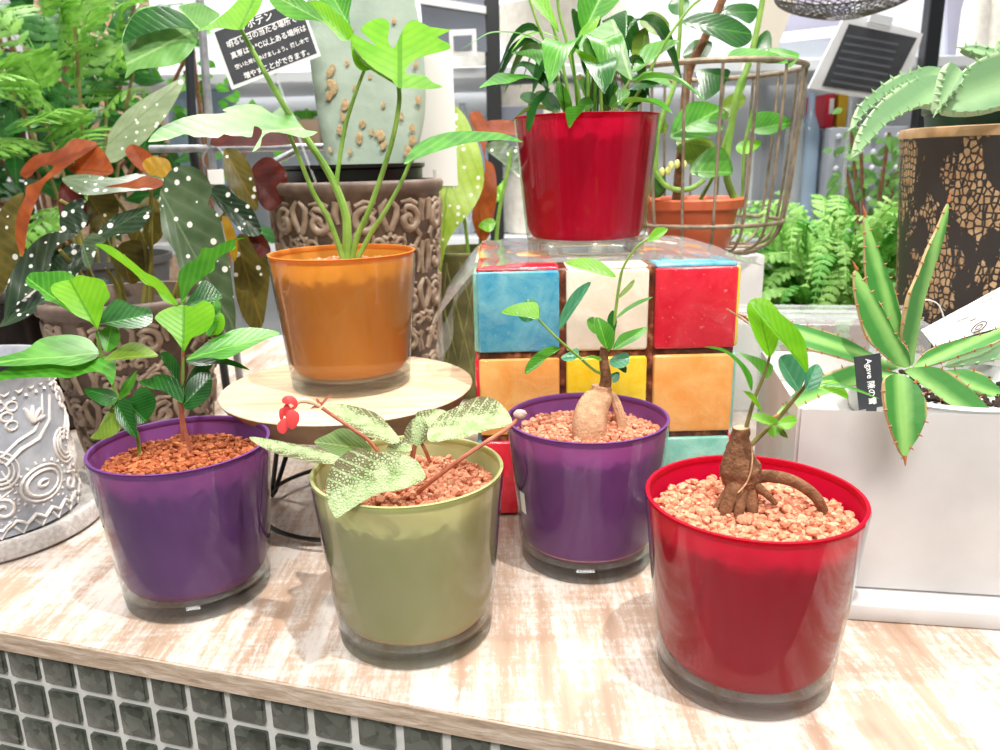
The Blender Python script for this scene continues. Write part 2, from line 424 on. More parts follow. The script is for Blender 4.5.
def episcia():
    n = N('episcia_leaf'); tc = n.new('TexCoord'); sx = n.new('SeparateXYZ'); n.lk(tc.outputs['UV'], sx.inputs[0])
    U = n.math('ABSOLUTE', sx.outputs[0]); V = sx.outputs[1]; oc = n.coord()
    cell = n.voro(oc, 480, 'DISTANCE_TO_EDGE'); nz = n.noise(oc, 130, 3)
    w = n.math('ABSOLUTE', n.math('SINE', n.math('MULTIPLY', n.math('SUBTRACT', V, n.math('MULTIPLY', U, 0.4)), 22)))
    vein = n.ramp(w, [(0.12, (0, 0, 0)), (0.4, (1, 1, 1))])
    thr = n.math('MULTIPLY', n.math('SUBTRACT', n.math('ADD', n.math('MULTIPLY', U, 0.9), n.math('MULTIPLY', nz, 0.8)), 0.66), 0.55)
    f = n.math('MULTIPLY', n.math('LESS_THAN', cell, thr), n.math('ADD', n.math('MULTIPLY', vein, 0.75), 0.25))
    base = n.ramp(nz, [(0.4, '#b9ca9c'), (0.7, '#93b074')])
    col = n.mix(n.math('MULTIPLY', f, 0.85), base, '#57442f'); col = n.mix(n.ramp(cell, [(0.0, (0.3,) * 3), (0.06, (0, 0, 0))]), col, '#a9b383')
    b = n.bsdf(col, 0.7, Specular_IOR_Level=0.2); n.bump(b, cell, 0.002, 0.8)
    tr = n.new('BsdfTranslucent'); n.lk(col, tr.inputs[0]); mx = n.new('MixShader'); mx.inputs[0].default_value = 0.2
    n.lk(b.outputs[0], mx.inputs[1]); n.lk(tr.outputs[0], mx.inputs[2]); return n.done(mx)
L_epi = episcia()
L_epi_d = leafmat('dark_episcia_leaf', '#4a6b34', '#6b8b45', '#93a860', 10, 0.5, rough=0.6, trans=0.2)
L_fern = leafmat('fern_frond', '#6fae40', '#a8d47a', None, trans=0.35, rough=0.5)
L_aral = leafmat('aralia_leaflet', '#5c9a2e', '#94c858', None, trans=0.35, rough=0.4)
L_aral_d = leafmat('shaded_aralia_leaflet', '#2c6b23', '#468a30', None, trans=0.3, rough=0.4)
def agave_mat(name, c1, c2, c3):
    n = N(name); tc = n.new('TexCoord'); sx = n.new('SeparateXYZ'); n.lk(tc.outputs['UV'], sx.inputs[0]); U = n.math('ABSOLUTE', sx.outputs[0])
    oc = n.coord(); f = n.noise(oc, 40, 4)
    col = n.mix(n.ramp(n.math('ADD', U, n.math('MULTIPLY', f, 0.35)), [(0.3, (0, 0, 0)), (0.65, (1, 1, 1))]), c2, c1)
    col = n.mix(n.ramp(U, [(0.86, (0, 0, 0)), (0.97, (1, 1, 1))]), col, c3)
    b = n.bsdf(col, 0.5, Subsurface_Weight=0.0); n.bump(b, f, 0.001); return n.done(b)
M_agave = agave_mat('agave_flesh', '#3f8434', '#8abc64', '#c2a878')
M_aloe = agave_mat('grey_green_agave_flesh', '#6d9466', '#8bb07c', '#b4cba0')
M_thorn = simple('thorn', '#b06a3a', 0.5)
M_white_cer = noisy('white_ceramic', '#cbc9c7', '#d8d6d4', 12, 0.4, 0.0004)
M_cactus = None
def cactus_mat():
    n = N('grey_green_cactus_skin'); oc = n.coord(); base = n.ramp(n.noise(oc, 14, 4), [(0.3, '#8a9c8c'), (0.7, '#a7b6a5')])
    b = n.bsdf(base, 0.6); n.bump(b, n.noise(oc, 60, 3), 0.001); return n.done(b)
M_cactus = cactus_mat()
M_scar = noisy('corky_scar', '#a88c62', '#c8b088', 200, 0.9, 0.001)
def relief_mat(name, lo, hi, rough=0.55):
    n = N(name); g = n.new('NewGeometry'); oc = n.coord()
    f = n.math('ADD', n.math('MULTIPLY', n.noise(oc, 60, 4), 0.35), g.outputs['Pointiness'])
    col = n.ramp(f, [(0.55, lo), (0.78, hi)]); b = n.bsdf(col, rough); n.bump(b, n.noise(oc, 400, 2), 0.0005); return n.done(b)
M_brownpot = noisy('brown_carved_resin', '#5d4c42', '#7d6a5d', 40, .55, .0004)
M_brownrel = noisy('rubbed_brown_relief', '#86715f', '#a8937f', 70, .45, .0004)
M_greypot = noisy('grey_washed_ceramic', '#9b9fa9', '#b9bcc3', 50, .5, .0004)
M_greyrel = noisy('whitewashed_relief', '#cfc6bf', '#efe9e4', 90, .6, .0004)
M_stone = noisy('speckled_grey_stone', '#b1aba8', '#cfcac6', 250, 0.8, 0.0006)
M_terra = noisy('terracotta_plastic', '#c25a35', '#cf6a42', 20, 0.5)
M_bronze = noisy('weathered_bronze_wire', '#6f6351', '#a1907a', 60, 0.5, 0.0003, Metallic=0.4)
M_greymetal = noisy('grey_metal', '#8d8f92', '#b0b2b5', 60, 0.35, 0.0, None, Metallic=0.6)
M_film = clear('cellophane', '#fbfdfc', 0.12, 0.10, 0.15)
M_acryl = clear('clear_acrylic', '#f4f8f8', 0.08, 0.06, 0.22)
M_card_b = noisy('black_card', '#33353a', '#3e4045', 30, 0.6)
M_white = simple('white_print', '#fafaf8', 0.5)
M_paper = simple('white_paper', '#f1f0ec', 0.7)
M_laminate = clear('laminate_border', '#ffffff', 0.06, 0.1, 0.35)

# ------------------------------------------------------------------ the setting
def struct(name, g, mat, smooth=False):
    o = g.build(name, mat, None, smooth=smooth); o['kind'] = 'structure'; return o
M_floor = noisy('pale_shop_floor', '#b9b2aa', '#cdc7c0', 3, 0.35)
M_wall = noisy('shop_wall', '#dcdcdf', '#e8e8ea', 2, 0.8)
struct('floor', G().box((0.2, 1.3, -0.93), (7.4, 6.8, 0.06)), M_floor)
struct('wall_back', G().box((0.2, 4.65, 0.55), (7.4, 0.1, 2.9)), M_wall)
struct('wall_left', G().box((-3.45, 1.3, 0.55), (0.1, 6.7, 2.9)), M_wall)
struct('wall_right', G().box((3.85, 1.3, 0.55), (0.1, 6.7, 2.9)), M_wall)

struct('wall_front', G().box((0.2, -2.15, 0.55), (7.4, 0.1, 2.9)), simple('grey_wall', '#6f6f73', .8))
M_dk = simple('charcoal_reflection_panel', '#2c2e31', .5)
for k_, x_ in enumerate((-2.6, -1.6, -.75, .35, 1.1, 2.2)):
    struct('reflection_panel_%d' % (k_ + 1), G().box((x_, -2.06, 0.45), (.34 if k_ % 2 else .55, 0.08, 2.6)), M_dk)  # unseen dark panels, added with the wall behind them for glass reflections

# ------------------------------------------------------------------ display counter
E_ = Vector((0.9593, -0.2828, 0)); Nn = Vector((0.2828, 0.9593, 0)); P0 = Vector((-0.364, 0.496, 0))
TA = math.atan2(E_.y, E_.x)
def tab(a, b, z=0.0): return P0 + E_ * a + Nn * b + Vector((0, 0, z))
counter = thing('display_counter', 'whitewashed wooden counter top over a dark mosaic tiled front', 'counter', tab(0.3, 0.4, -0.9))
def tabletop():
    g = G(); TH = 0.0165; gap = 0.0006; c = tab(0.30, 0.45, -TH / 2)
    g.box(c, (2.1, 0.9, TH), TA, 0.0012, 2); return g
tabletop().build('countertop', M_table, counter, smooth=30)
eg = G(); eg.box(tab(0.30, -0.0004, -0.0083), (2.1, 0.0016, 0.0150), TA, 0.0005, 1); eg.build('front_edge', M_edge, counter, smooth=30)
G().box(tab(0.30, 0.44, -0.46), (2.06, 0.86, 0.886), TA).build('tiled_front', M_grout, counter, smooth=False)
g = G(); tp = 0.0315
for i in range(-22, 41):
    for j in range(22):
        dz = -0.0185 - 0.0125 - j * tp
        if dz < -0.6: break
        g.box(tab(0.006 + i * tp, 0.009, dz), (0.0248, 0.006, 0.0248), TA, 0.0013, 2)
g.build('mosaic_tiles', M_tile, counter, smooth=30)

# ------------------------------------------------------------------ glass pots
R0, RB, PH = 0.065, 0.0533, 0.1203
def gravel(parent, x, y, z, mat, seed, mound=0.006, level=0.0165, k=1.0, holes=()):
    rnd = random.Random(seed); g = G(); R = (R0 - 0.0055) * k; z0 = z + PH * k - level
    g.lathe([(R * 0.86, -0.085 * k), (R * 0.985, -0.002), (R * 0.6, mound * 0.6 - 0.001), (0.001, mound - 0.001)], (x, y, z0), 40, cap0=True)
    n = 0; s = 0.0043; r_ = 0.0
    for layer in range(2):
        i = -R
        while i < R:
            j = -R
            while j < R:
                px = i + rnd.uniform(-s, s) * 0.5; py = j + rnd.uniform(-s, s) * 0.5; d = math.hypot(px, py)
                if d < R - 0.001:
                    zz = mound * (1 - (d / R) ** 2) + rnd.uniform(-0.0012, 0.0012) + layer * 0.0016
                    if layer == 0 or rnd.random() < 0.45:
                        q = rnd.uniform(0.0018, 0.0034)
                        sc = (rnd.uniform(0.8, 1.35), rnd.uniform(0.75, 1.1), rnd.uniform(0.6, 0.95))
                        rot = Matrix.Rotation(rnd.uniform(0, 6.3), 3, 'Z') @ Matrix.Rotation(rnd.uniform(-0.6, 0.6), 3, 'X')
                        g.blob((x + px, y + py, z0 + zz), q, 1, 0.16, sc, rot, rnd)
                j += s
            i += s
    return g.build('gravel', mat, parent, kind='stuff', smooth=28)
def glass_pot(parent, x, y, z, mat, k=1.0, sticker=False):
    ro, rb, H = R0 * k, RB * k, PH * k
    def rr(zz): return rb + (ro - rb) * zz / H
    tb = 0.0135 * k
    o = G().lathe([(rb * 0.9, 0.0007), (rb - 0.0016, 0.0002), (rb - 0.0001, 0.0014), (rr(0.005), 0.005), (rr(tb - 0.002), tb - 0.002), (rr(tb - 0.002) - 0.0015, tb), (0.0005, tb)], (x, y, z), 96, cap0=True)
    base = o.build('glass_base', M_glass, parent)
    g = G().lathe([(rr(tb), tb), (rr(H * 0.5), H * 0.5), (rr(H - 0.0015), H - 0.0015)], (x, y, z), 128)
    body = g.build('glass_pot', M_glass_side, parent)
    t = 0.0021
    prof = [(0.0005, tb + 0.0012), (rr(tb) - 0.012, tb + 0.001), (rr(tb) - t - 0.004, tb + 0.0022), (rr(tb + 0.006) - t - 0.0012, tb + 0.007), (rr(tb + 0.012) - t, tb + 0.012), (rr(H) - t, H - 0.0030),
            (rr(H) - t + .0004, H - 0.0004), (rr(H) - .0006, H + .0001), (rr(H) - .0016, H + .0006), (rr(H) - 0.0028, H + .0002), (rr(H) - t - 0.0014, H - 0.0022), (rr(H) - t - .0004, H - .0045)]
    lin = G().lathe(prof, (x, y, z), 128).build('painted_lining', mat, parent)
    return body
def pot_plant(name, label, x, y, z, mat, gm, seed, k=1.0, **kw):
    t = thing(name, label, 'potted plant', (x, y, z)); glass_pot(t, x, y, z, mat, k); gravel(t, x, y, z, gm, seed, k=k, **kw); return t
PL, GR, PB, RF, OR_, RT = (-0.2398, 0.5512), (-0.0636, 0.4911), (0.0687, 0.5915), (0.1516, 0.4357), (-0.1371, 0.6977), (0.0875, 0.778)
DISC_Z = 0.1231
CUBE_Y = 0.665; CT = 0.2290
def L(p, m, pts, Y, lay=0.3, **kw): return oleaf(p, pts, Y, m, lay=lay, **kw)

# --- coffee seedlings, purple pot
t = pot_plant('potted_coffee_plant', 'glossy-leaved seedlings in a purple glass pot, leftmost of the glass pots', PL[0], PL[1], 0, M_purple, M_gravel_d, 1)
stem(t, [(190, 450, .553), (184, 425, .553), (182, 405, .552), (183, 352, .552)], .0016, .0013, M_stem_r)
stem(t, [(183, 440, .556), (181, 415, .555), (181, 402, .553)], .0014, .0012, M_stem_r)
stem(t, [(182, 405, .552), (183, 352, .552), (182, 300, .554)], .0014, .0010, M_stem_g)
stem(t, [(140, 462, .556), (137, 435, .556), (125, 410, .556), (114, 388, .555), (101, 352, .555), (96, 330, .554)], .0016, .0010, M_stem_g)
y = .552
L(t, L_lime, [(183,350),(172,335),(158,322),(155,317),(163,310),(180,305),(193,306),(203,301),(212,304),(215,315),(210,328),(200,335),(192,338),(186,348)], y-.008, .5, fold=.2, tip=(184,303))
L(t, L_green, [(181,304),(180,290),(178,275),(185,265),(197,258),(203,248),(212,248),(222,243),(234,239),(245,238),(235,241),(236,248),(228,252),(216,260),(214,270),(202,278),(190,290),(184,304)], y+.004, .2, tip=(245,238), fold=.5)
L(t, L_lime, [(175,305),(163,300),(155,288),(145,284),(133,272),(120,262),(103,250),(95,244),(108,245),(120,252),(133,262),(145,272),(157,278),(165,285),(172,295),(178,303)], y+.004, .4, tip=(95,244))
L(t, L_green, [(186,360),(197,350),(210,340),(225,333),(240,328),(260,328),(280,333),(265,340),(245,350),(225,359),(213,358),(200,358)], y-.004, 2.0, tip=(280,333), side=-.3)
L(t, L_lime, [(205,330),(212,318),(222,313),(225,325),(218,335)], y+.012, .5)
L(t, L_dark, [(186,304),(195,290),(205,280),(218,290),(222,298),(210,303),(198,306)], y+.014, 1.0)
L(t, L_green, [(206,335),(208,315),(215,300),(221,305),(219,320),(212,334)], y+.016, 1.0)
L(t, L_dark, [(182,403),(165,392),(150,388),(138,382),(150,378),(163,374),(178,380),(183,390)], y-.006, 1.0, tip=(138,382))
L(t, L_dark, [(183,405),(186,385),(195,375),(208,370),(212,380),(210,395),(200,405),(190,410)], y-.006, .6, tip=(212,376))
L(t, L_dark, [(186,362),(200,352),(216,356),(235,361),(250,370),(240,368),(222,364),(200,366)], y-.002, 1.5, tip=(250,370))
L(t, L_dark, [(182,390),(170,372),(160,355),(168,352),(178,362),(184,375)], y+.004, .5)
L(t, L_dark, [(183,392),(192,370),(203,362),(214,362),(206,374),(194,384)], y+.008, .5)
L(t, L_lime, [(97,330),(90,322),(75,315),(65,305),(52,293),(52,285),(62,281),(72,279),(78,275),(90,277),(103,280),(108,290),(110,297),(104,305),(102,315),(98,328)], y-.008, .5, tip=(68,277), fold=.2)
L(t, L_green, [(74,314),(55,303),(45,300),(40,292),(26,284),(30,273),(45,272),(65,271),(75,278),(64,284),(60,292),(66,305)], y+.006, .8, tip=(26,278))
L(t, L_dark, [(98,325),(103,312),(112,302),(120,299),(135,306),(150,308),(152,322),(140,328),(120,328),(105,324)], y+.006, 1.4, tip=(152,315))
L(t, L_mid, [(99,354),(90,340),(75,335),(60,335),(40,339),(25,350),(0,357),(-15,366),(0,366),(20,366),(50,364),(70,366),(88,362)], y+.004, 2.0, tip=(-15,364))
L(t, L_green, [(112,385),(104,374),(90,372),(70,378),(45,377),(20,378),(0,381),(-12,388),(0,372),(30,362),(50,361),(70,365),(95,359),(113,356),(116,370)], y-.012, 1.4, tip=(-12,386))
L(t, L_olive, [(104,360),(115,350),(128,343),(140,343),(155,352),(157,357),(140,358),(120,360)], y-.004, 1.5, tip=(157,355))
L(t, L_green, [(106,352),(100,340),(99,332),(112,325),(120,333),(118,345)], y, .6)
L(t, L_dark, [(118,398),(112,390),(100,388),(84,389),(90,398),(104,406),(112,405)], y-.012, .8, tip=(84,389))
L(t, L_olive, [(117,402),(105,415),(98,430),(90,438),(105,439),(120,430),(117,415)], y-.014, .6, tip=(90,439))
L(t, L_dark, [(128,404),(140,387),(152,392),(156,405),(148,420),(137,424),(131,414)], y-.008, .4, tip=(146,422))
L(t, L_dark, [(115,403),(130,398),(132,410),(137,430),(136,438),(125,430),(116,418)], y-.018, .4, tip=(136,438))
L(t, L_green, [(119,398),(122,385),(132,375),(137,370),(134,385),(126,396)], y-.002, .3, tip=(137,370))

# --- episcia, green pot
t = pot_plant('potted_episcia', 'silver-veined leaves and a coral flower in a sage green glass pot', GR[0], GR[1], 0, M_green, M_gravel, 2)
y = .49
L(t, L_epi_d, [(372,450),(358,434),(342,428),(328,434),(314,442),(326,450),(340,458),(350,457),(364,453)], y+.012, 2.0, tip=(314,442))
L(t, L_epi, [(345,459),(330,453),(314,447),(290,443),(270,439),(249,437),(260,446),(280,455),(306,461),(328,464),(340,462)], y-.004, 2.2, tip=(249,437), fold=.3)
L(t, L_epi, [(400,440),(388,424),(374,412),(348,405),(326,404),(334,415),(352,427),(370,438),(380,440),(392,444)], y+.010, 2.0, tip=(326,405), fold=.35)
L(t, L_epi, [(428,440),(428,430),(434,422),(442,414),(460,405),(476,397),(492,398),(504,407),(512,420),(508,426),(488,430),(468,437),(448,440),(436,442)], y+.006, 2.0, tip=(512,420), fold=.3, side=-.1)
L(t, L_epi, [(424,428),(415,414),(430,409),(446,411),(440,420),(430,428)], y+.022, 1.5)
L(t, L_epi, [(416,446),(404,436),(410,422),(420,416),(428,426),(428,438),(418,446)], y+.002, .6, tip=(420,416), fold=.6)
L(t, L_epi, [(412,450),(404,438),(390,444),(386,450),(398,452)], y-.006, 1.5)
L(t, L_epi, [(424,472),(418,462),(406,455),(390,452),(372,452),(358,448),(344,454),(332,466),(326,484),(327,500),(332,512),(337,518),(348,511),(364,501),(380,493),(400,490),(416,484),(425,478)], y-.048, 1.1, base=(424,470), tip=(334,519), fold=.25)
stem(t, [(412,462,.485),(382,454,.478),(368,440,.475),(348,426,.472),(322,408,.470)], .0011, .0012, M_stem_r)
stem(t, [(418,492,.468),(450,467,.462),(480,446,.466),(508,428,.478),(519,417,.486)], .0016, .0012, M_stem_r)
stem(t, [(412,478,.492),(412,460,.490),(416,440,.490)], .0022, .0015, M_stem_r)
stem(t, [(430,462,.494),(426,452,.490),(420,440,.490)], .0014, .0012, M_stem_r)
M_coral = simple('coral_petal', '#f04e4e', 0.5, Subsurface_Weight=0.0)
M_bud = noisy('pale_fuzzy_bud', '#c9a29a', '#dfc3b4', 500, 0.9, 0.001)
fl = G().tube(smooth_path([at(320, 406, .470), at(308, 401, .466), at(298, 401, .462), at(289, 406, .459)], 4), [.0013] * 3 + [.0018] * 6 + [.0026] * 4)
flo = fl.build('flower_tube', simple('pale_flower_tube', '#f2c9a8', 0.5), t)
flo2 = [([(289,405),(283,403),(282,399),(286,396),(292,396),(297,400),(297,407),(292,410)], -.002, .3), ([(289,410),(294,410),(299,414),(299,421),(295,428),(290,429),(286,423),(286,415)], -.004, .1),
        ([(286,418),(288,423),(287,430),(283,434),(278,431),(277,425),(281,420)], -.003, .2), ([(285,408),(284,416),(281,421),(279,415),(280,409)], .002, .1), ([(290,406),(286,404),(283,408),(284,415),(288,418),(292,413)], .0005, -.2)]
pf = None
for pts_, dy_, ly_ in flo2:
    oleaf(flo, pts_, .459 + dy_, M_coral, lay=ly_, fold=-.25, curl=.3, thick=.0008, name='petal', label='coral red petal')
for (a, b) in ((333, 393), (310, 409), (316, 398), (322, 402)):
    rleaf(t, [(320, 407, .470), ((320 + a) / 2, (407 + b) / 2 - 1, .469), (a, b, .469)], .0022, M_stem_r, name='sepal')
G().blob(at(520, 414, .486), .004, 2, 0.1, (1.2, 1, .8)).build('bud', M_bud, t)

# --- ficus with tuber, purple pot behind
t = pot_plant('potted_ginseng_ficus', 'small ficus with a swollen tan root in a purple glass pot before the tiled cube', PB[0], PB[1], 0, M_purple, M_gravel, 3)
y = .592
P = smooth_path([at(590, 446, .575), at(589, 428, .577), at(592, 410, .585), at(600, 396, .591), at(602, 386, .592)], 5); n_ = len(P)
G().tube(P, [.008 + .0055 * sin(pi * min(1, .25 + i / n_ * .85)) * (1 if i < n_ * .7 else 1 - (i / n_ - .7) * 1.6) for i in range(n_)], 20).build('tuber', M_tuber, t, smooth=80)
stem(t, [(606, 393, .592), (613, 398, .592), (619, 412, .590), (623, 430, .588)], .0038, .0042, M_tuber, 'root')
stem(t, [(604, 392, .592), (606, 378, .592), (604, 362, .592), (604, 347, .592)], .0052, .0030, M_bark, 'trunk', 12)
stem(t, [(604,354,.592),(612,344,.592),(615,316,.592),(619,286,.59),(623,268,.588),(632,253,.586),(639,245,.585),(655,234,.583)], .0014, .0007, M_stem_g)
stem(t, [(603,374,.592),(594,370,.59),(579,357,.586),(558,339,.58),(538,319,.575)], .0013, .0008, M_stem_g)
for q, m_, dy, lay, kw in (
 ([(616,277),(609,268),(596,259),(579,258),(565,263),(576,268),(591,272),(606,276)], L_lime, -.004, .8, dict(tip=(565,263))),
 ([(559,329),(560,316),(569,298),(579,287),(591,282),(584,296),(574,311),(565,324)], L_teal, -.008, .2, dict(tip=(591,282))),
 ([(528,322),(519,318),(518,308),(528,299),(537,302),(540,314)], L_teal, -.010, .3, {}),
 ([(538,319),(539,311),(537,303),(528,302),(513,305),(501,312),(510,315),(525,317)], L_lime, -.020, .8, dict(tip=(501,312))),
 ([(560,349),(551,346),(538,352),(528,362),(525,374),(538,367),(548,357)], L_green, -.008, .5, dict(tip=(525,374))),
 ([(579,354),(577,348),(569,352),(561,357),(565,361),(574,360)], L_teal, -.004, .8, dict(tip=(561,358))),
 ([(617,299),(622,291),(634,279),(633,286),(624,295)], L_olive, 0, .5, dict(tip=(635,278))),
 ([(616,319),(624,309),(639,300),(653,297),(642,303),(629,310)], L_mid, -.004, .8, dict(tip=(653,297))),
 ([(613,350),(619,336),(629,331),(647,327),(642,336),(629,344)], L_green, -.008, .6, dict(tip=(647,327))),
 ([(607,349),(598,339),(595,327),(596,317),(607,322),(614,331),(614,344)], L_green, -.012, .3, dict(tip=(597,316))),
 ([(613,333),(607,320),(613,310),(617,322)], L_dark, 0, .3, dict(tip=(614,309))),
 ([(596,334),(589,329),(587,320),(594,317),(598,326)], L_mid, .004, .4, {}),
 ([(609,361),(617,354),(628,353),(629,363),(622,368),(613,367)], L_teal, -.008, .8, dict(tip=(630,358))),
 ([(612,378),(611,374),(619,372),(619,380),(613,383)], L_teal, -.008, .5, {}),
 ([(601,358),(591,355),(579,361),(591,358),(600,361)], L_lime, -.006, .8, dict(tip=(578,362))),
 ([(620,370),(616,366),(626,366),(626,373)], L_dark, -.004, .5, {}),
 ([(647,242),(655,228),(668,229),(660,238),(652,241)], L_lime, -.010, .5, dict(tip=(668,228)))):
    L(t, m_, q, y + dy, lay, **kw)
stk = G(); vs = []
for i in range(5):
    a = math.radians(203 + i * 1.8)
    for zz in (0.050, 0.068):
        r = RB + (R0 - RB) * zz / PH + 0.0004; vs.append((PB[0] + r * cos(a), PB[1] + r * sin(a), zz))
stk.add(vs, [(2 * i, 2 * i + 2, 2 * i + 3, 2 * i + 1) for i in range(4)]); stk.build('price_sticker', M_paper, t)

# --- ficus with exposed root, red pot in front
t = pot_plant('potted_rooted_ficus', 'ficus cutting with a gnarled brown root in a red glass pot, nearest on the counter', RF[0], RF[1], 0, M_red, M_gravel, 4, level=0.0150)
y = .440
def trunk(parent, pts, radii, mat, name='trunk', seg=16):
    P = smooth_path([at(*p) for p in pts], 5); rs = []
    for i in range(len(P)):
        f = i / 5; a = min(int(f), len(radii) - 2); rs.append(radii[a] + (radii[a + 1] - radii[a]) * (f - a))
    g = G().tube(P, rs, seg); rnd = random.Random(3)
    g.v = [v + Vector([rnd.uniform(-1, 1) for _ in range(3)]) * .0005 for v in g.v]
    return g.build(name, mat, parent, smooth=80)
tr = trunk(t, [(741,428,y),(740,440,y),(739,455,y),(740,468,y),(742,480,y),(743,492,y-.002)], [.0048,.0058,.0090,.0125,.0118,.0088], M_bark)
G().tube([at(741,428,y), at(741,427.3,y)], .0044, 16).build('cut_top', simple('cut_wood', '#d9b088', 0.7), tr)
for p_, r_ in (([(738,480,y-.005),(732,495,y-.01),(725,512,y-.014),(722,522,y-.014)], (.0055,.0030)), ([(748,482,y-.003),(750,498,y-.008),(752,514,y-.012),(750,524,y-.012)], (.0055,.003)),
               ([(742,488,y-.006),(740,504,y-.014),(738,520,y-.018)], (.0045,.0025)), ([(755,478,y),(768,476,y-.002),(790,480,y-.004),(808,490,y-.008),(818,500,y-.010),(824,512,y-.010)], (.0042,.0030)),
               ([(748,480,y-.004),(764,492,y-.010),(776,504,y-.012)], (.0035,.0015)), ([(734,486,y-.002),(724,498,y-.004),(716,508,y-.004)], (.004,.002))):
    stem(t, p_, r_[0], r_[1], M_bark, 'root', 10)
stem(t, [(752,446,y-.008),(752,465,y-.013),(747,482,y-.014),(738,493,y-.018)], .0005, .0005, M_tuber, 'aerial_root', 5)
stem(t, [(745,432,y),(754,400,y),(765,373,y),(770,355,y)], .0014, .0008, M_stem_b)
stem(t, [(751,445,y),(764,432,y),(775,422,y),(796,397,y-.004),(806,384,y-.008),(808,370,y-.01)], .0016, .0009, M_stem_b)
stem(t, [(727,309,y-.03),(738,316,y-.025),(749,324,y-.02)], .0005, .0005, M_tuber, seg=5)
for q, m_, dy, lay, kw in (
 ([(770,357),(758,343),(749,321),(747,306),(755,298),(770,301),(782,318),(779,339)], L_lime, -.006, .3, dict(tip=(755,297), fold=.3)),
 ([(808,373),(796,359),(779,339),(761,318),(750,301),(775,310),(796,327),(806,345)], L_lime, -.020, .4, dict(tip=(750,301), fold=.3)),
 ([(799,391),(789,385),(780,370),(779,358),(789,354),(803,359),(806,373)], L_teal, -.008, .3, {}),
 ([(806,390),(806,372),(817,364),(823,373),(819,386)], L_teal, -.012, .4, {}),
 ([(811,384),(822,380),(836,381),(846,390),(848,399),(836,394),(822,390)], L_lime, -.016, 1.0, dict(tip=(848,399))),
 ([(751,391),(741,368),(724,352),(704,347),(722,348),(740,360),(752,376)], L_green, -.010, .4, dict(tip=(704,347))),
 ([(765,378),(758,370),(748,360),(737,352),(750,355),(764,360),(773,366),(770,376)], L_mid, .006, .6, dict(tip=(737,352))),
 ([(762,412),(754,403),(748,396),(743,391),(752,393),(758,400)], L_lime, -.010, .4, dict(tip=(743,391))),
 ([(776,424),(764,424),(752,417),(758,412),(770,415),(778,420)], L_lime, -.012, .8, dict(tip=(751,416))),
 ([(776,424),(784,417),(793,415),(797,421),(790,429),(782,429)], L_lime, -.012, .8, dict(tip=(798,420))),
 ([(774,425),(768,432),(773,437),(780,433)], L_lime, -.010, .6, {}),
 ([(777,425),(784,430),(788,438),(780,435)], L_olive, -.008, .6, {})):
    L(t, m_, q, y + dy, lay, **kw)
rleaf(t, [(822,384,y-.015),(850,388,y-.02),(880,399,y-.025)], .0025, L_green)

# --- split-leaf philodendron, amber pot on the wooden disc
t = pot_plant('potted_split_leaf_philodendron', 'young split-leaf climber in an amber orange glass pot on the wooden disc', OR_[0], OR_[1], DISC_Z, M_orange, M_gravel, 5, level=0.016)
y = .695
stem(t, [(347,262,y),(347,235,y),(345,212,y),(331,177,y),(307,139,y-.004),(283,104,y-.008),(259,62,y-.012),(240,28,y-.016)], .0045, .0016, M_stem_g)
stem(t, [(344,262,y-.004),(330,222,y-.006),(314,194,y-.010),(302,165,y-.015),(289,134,y-.02)], .0026, .0016, M_stem_g)
stem(t, [(351,262,y),(358,235,y),(370,208,y-.004),(390,149,y-.008),(399,104,y-.012),(398,80,y-.014)], .0028, .0017, M_stem_g)
stem(t, [(356,262,y+.004),(370,235,y+.004),(383,215,y),(400,185,y),(409,165,y),(416,150,y)], .0024, .0014, M_stem_g)
stem(t, [(336,190,y),(338,170,y),(345,128,y),(356,92,y),(366,66,y)], .0022, .0013, M_stem_g)
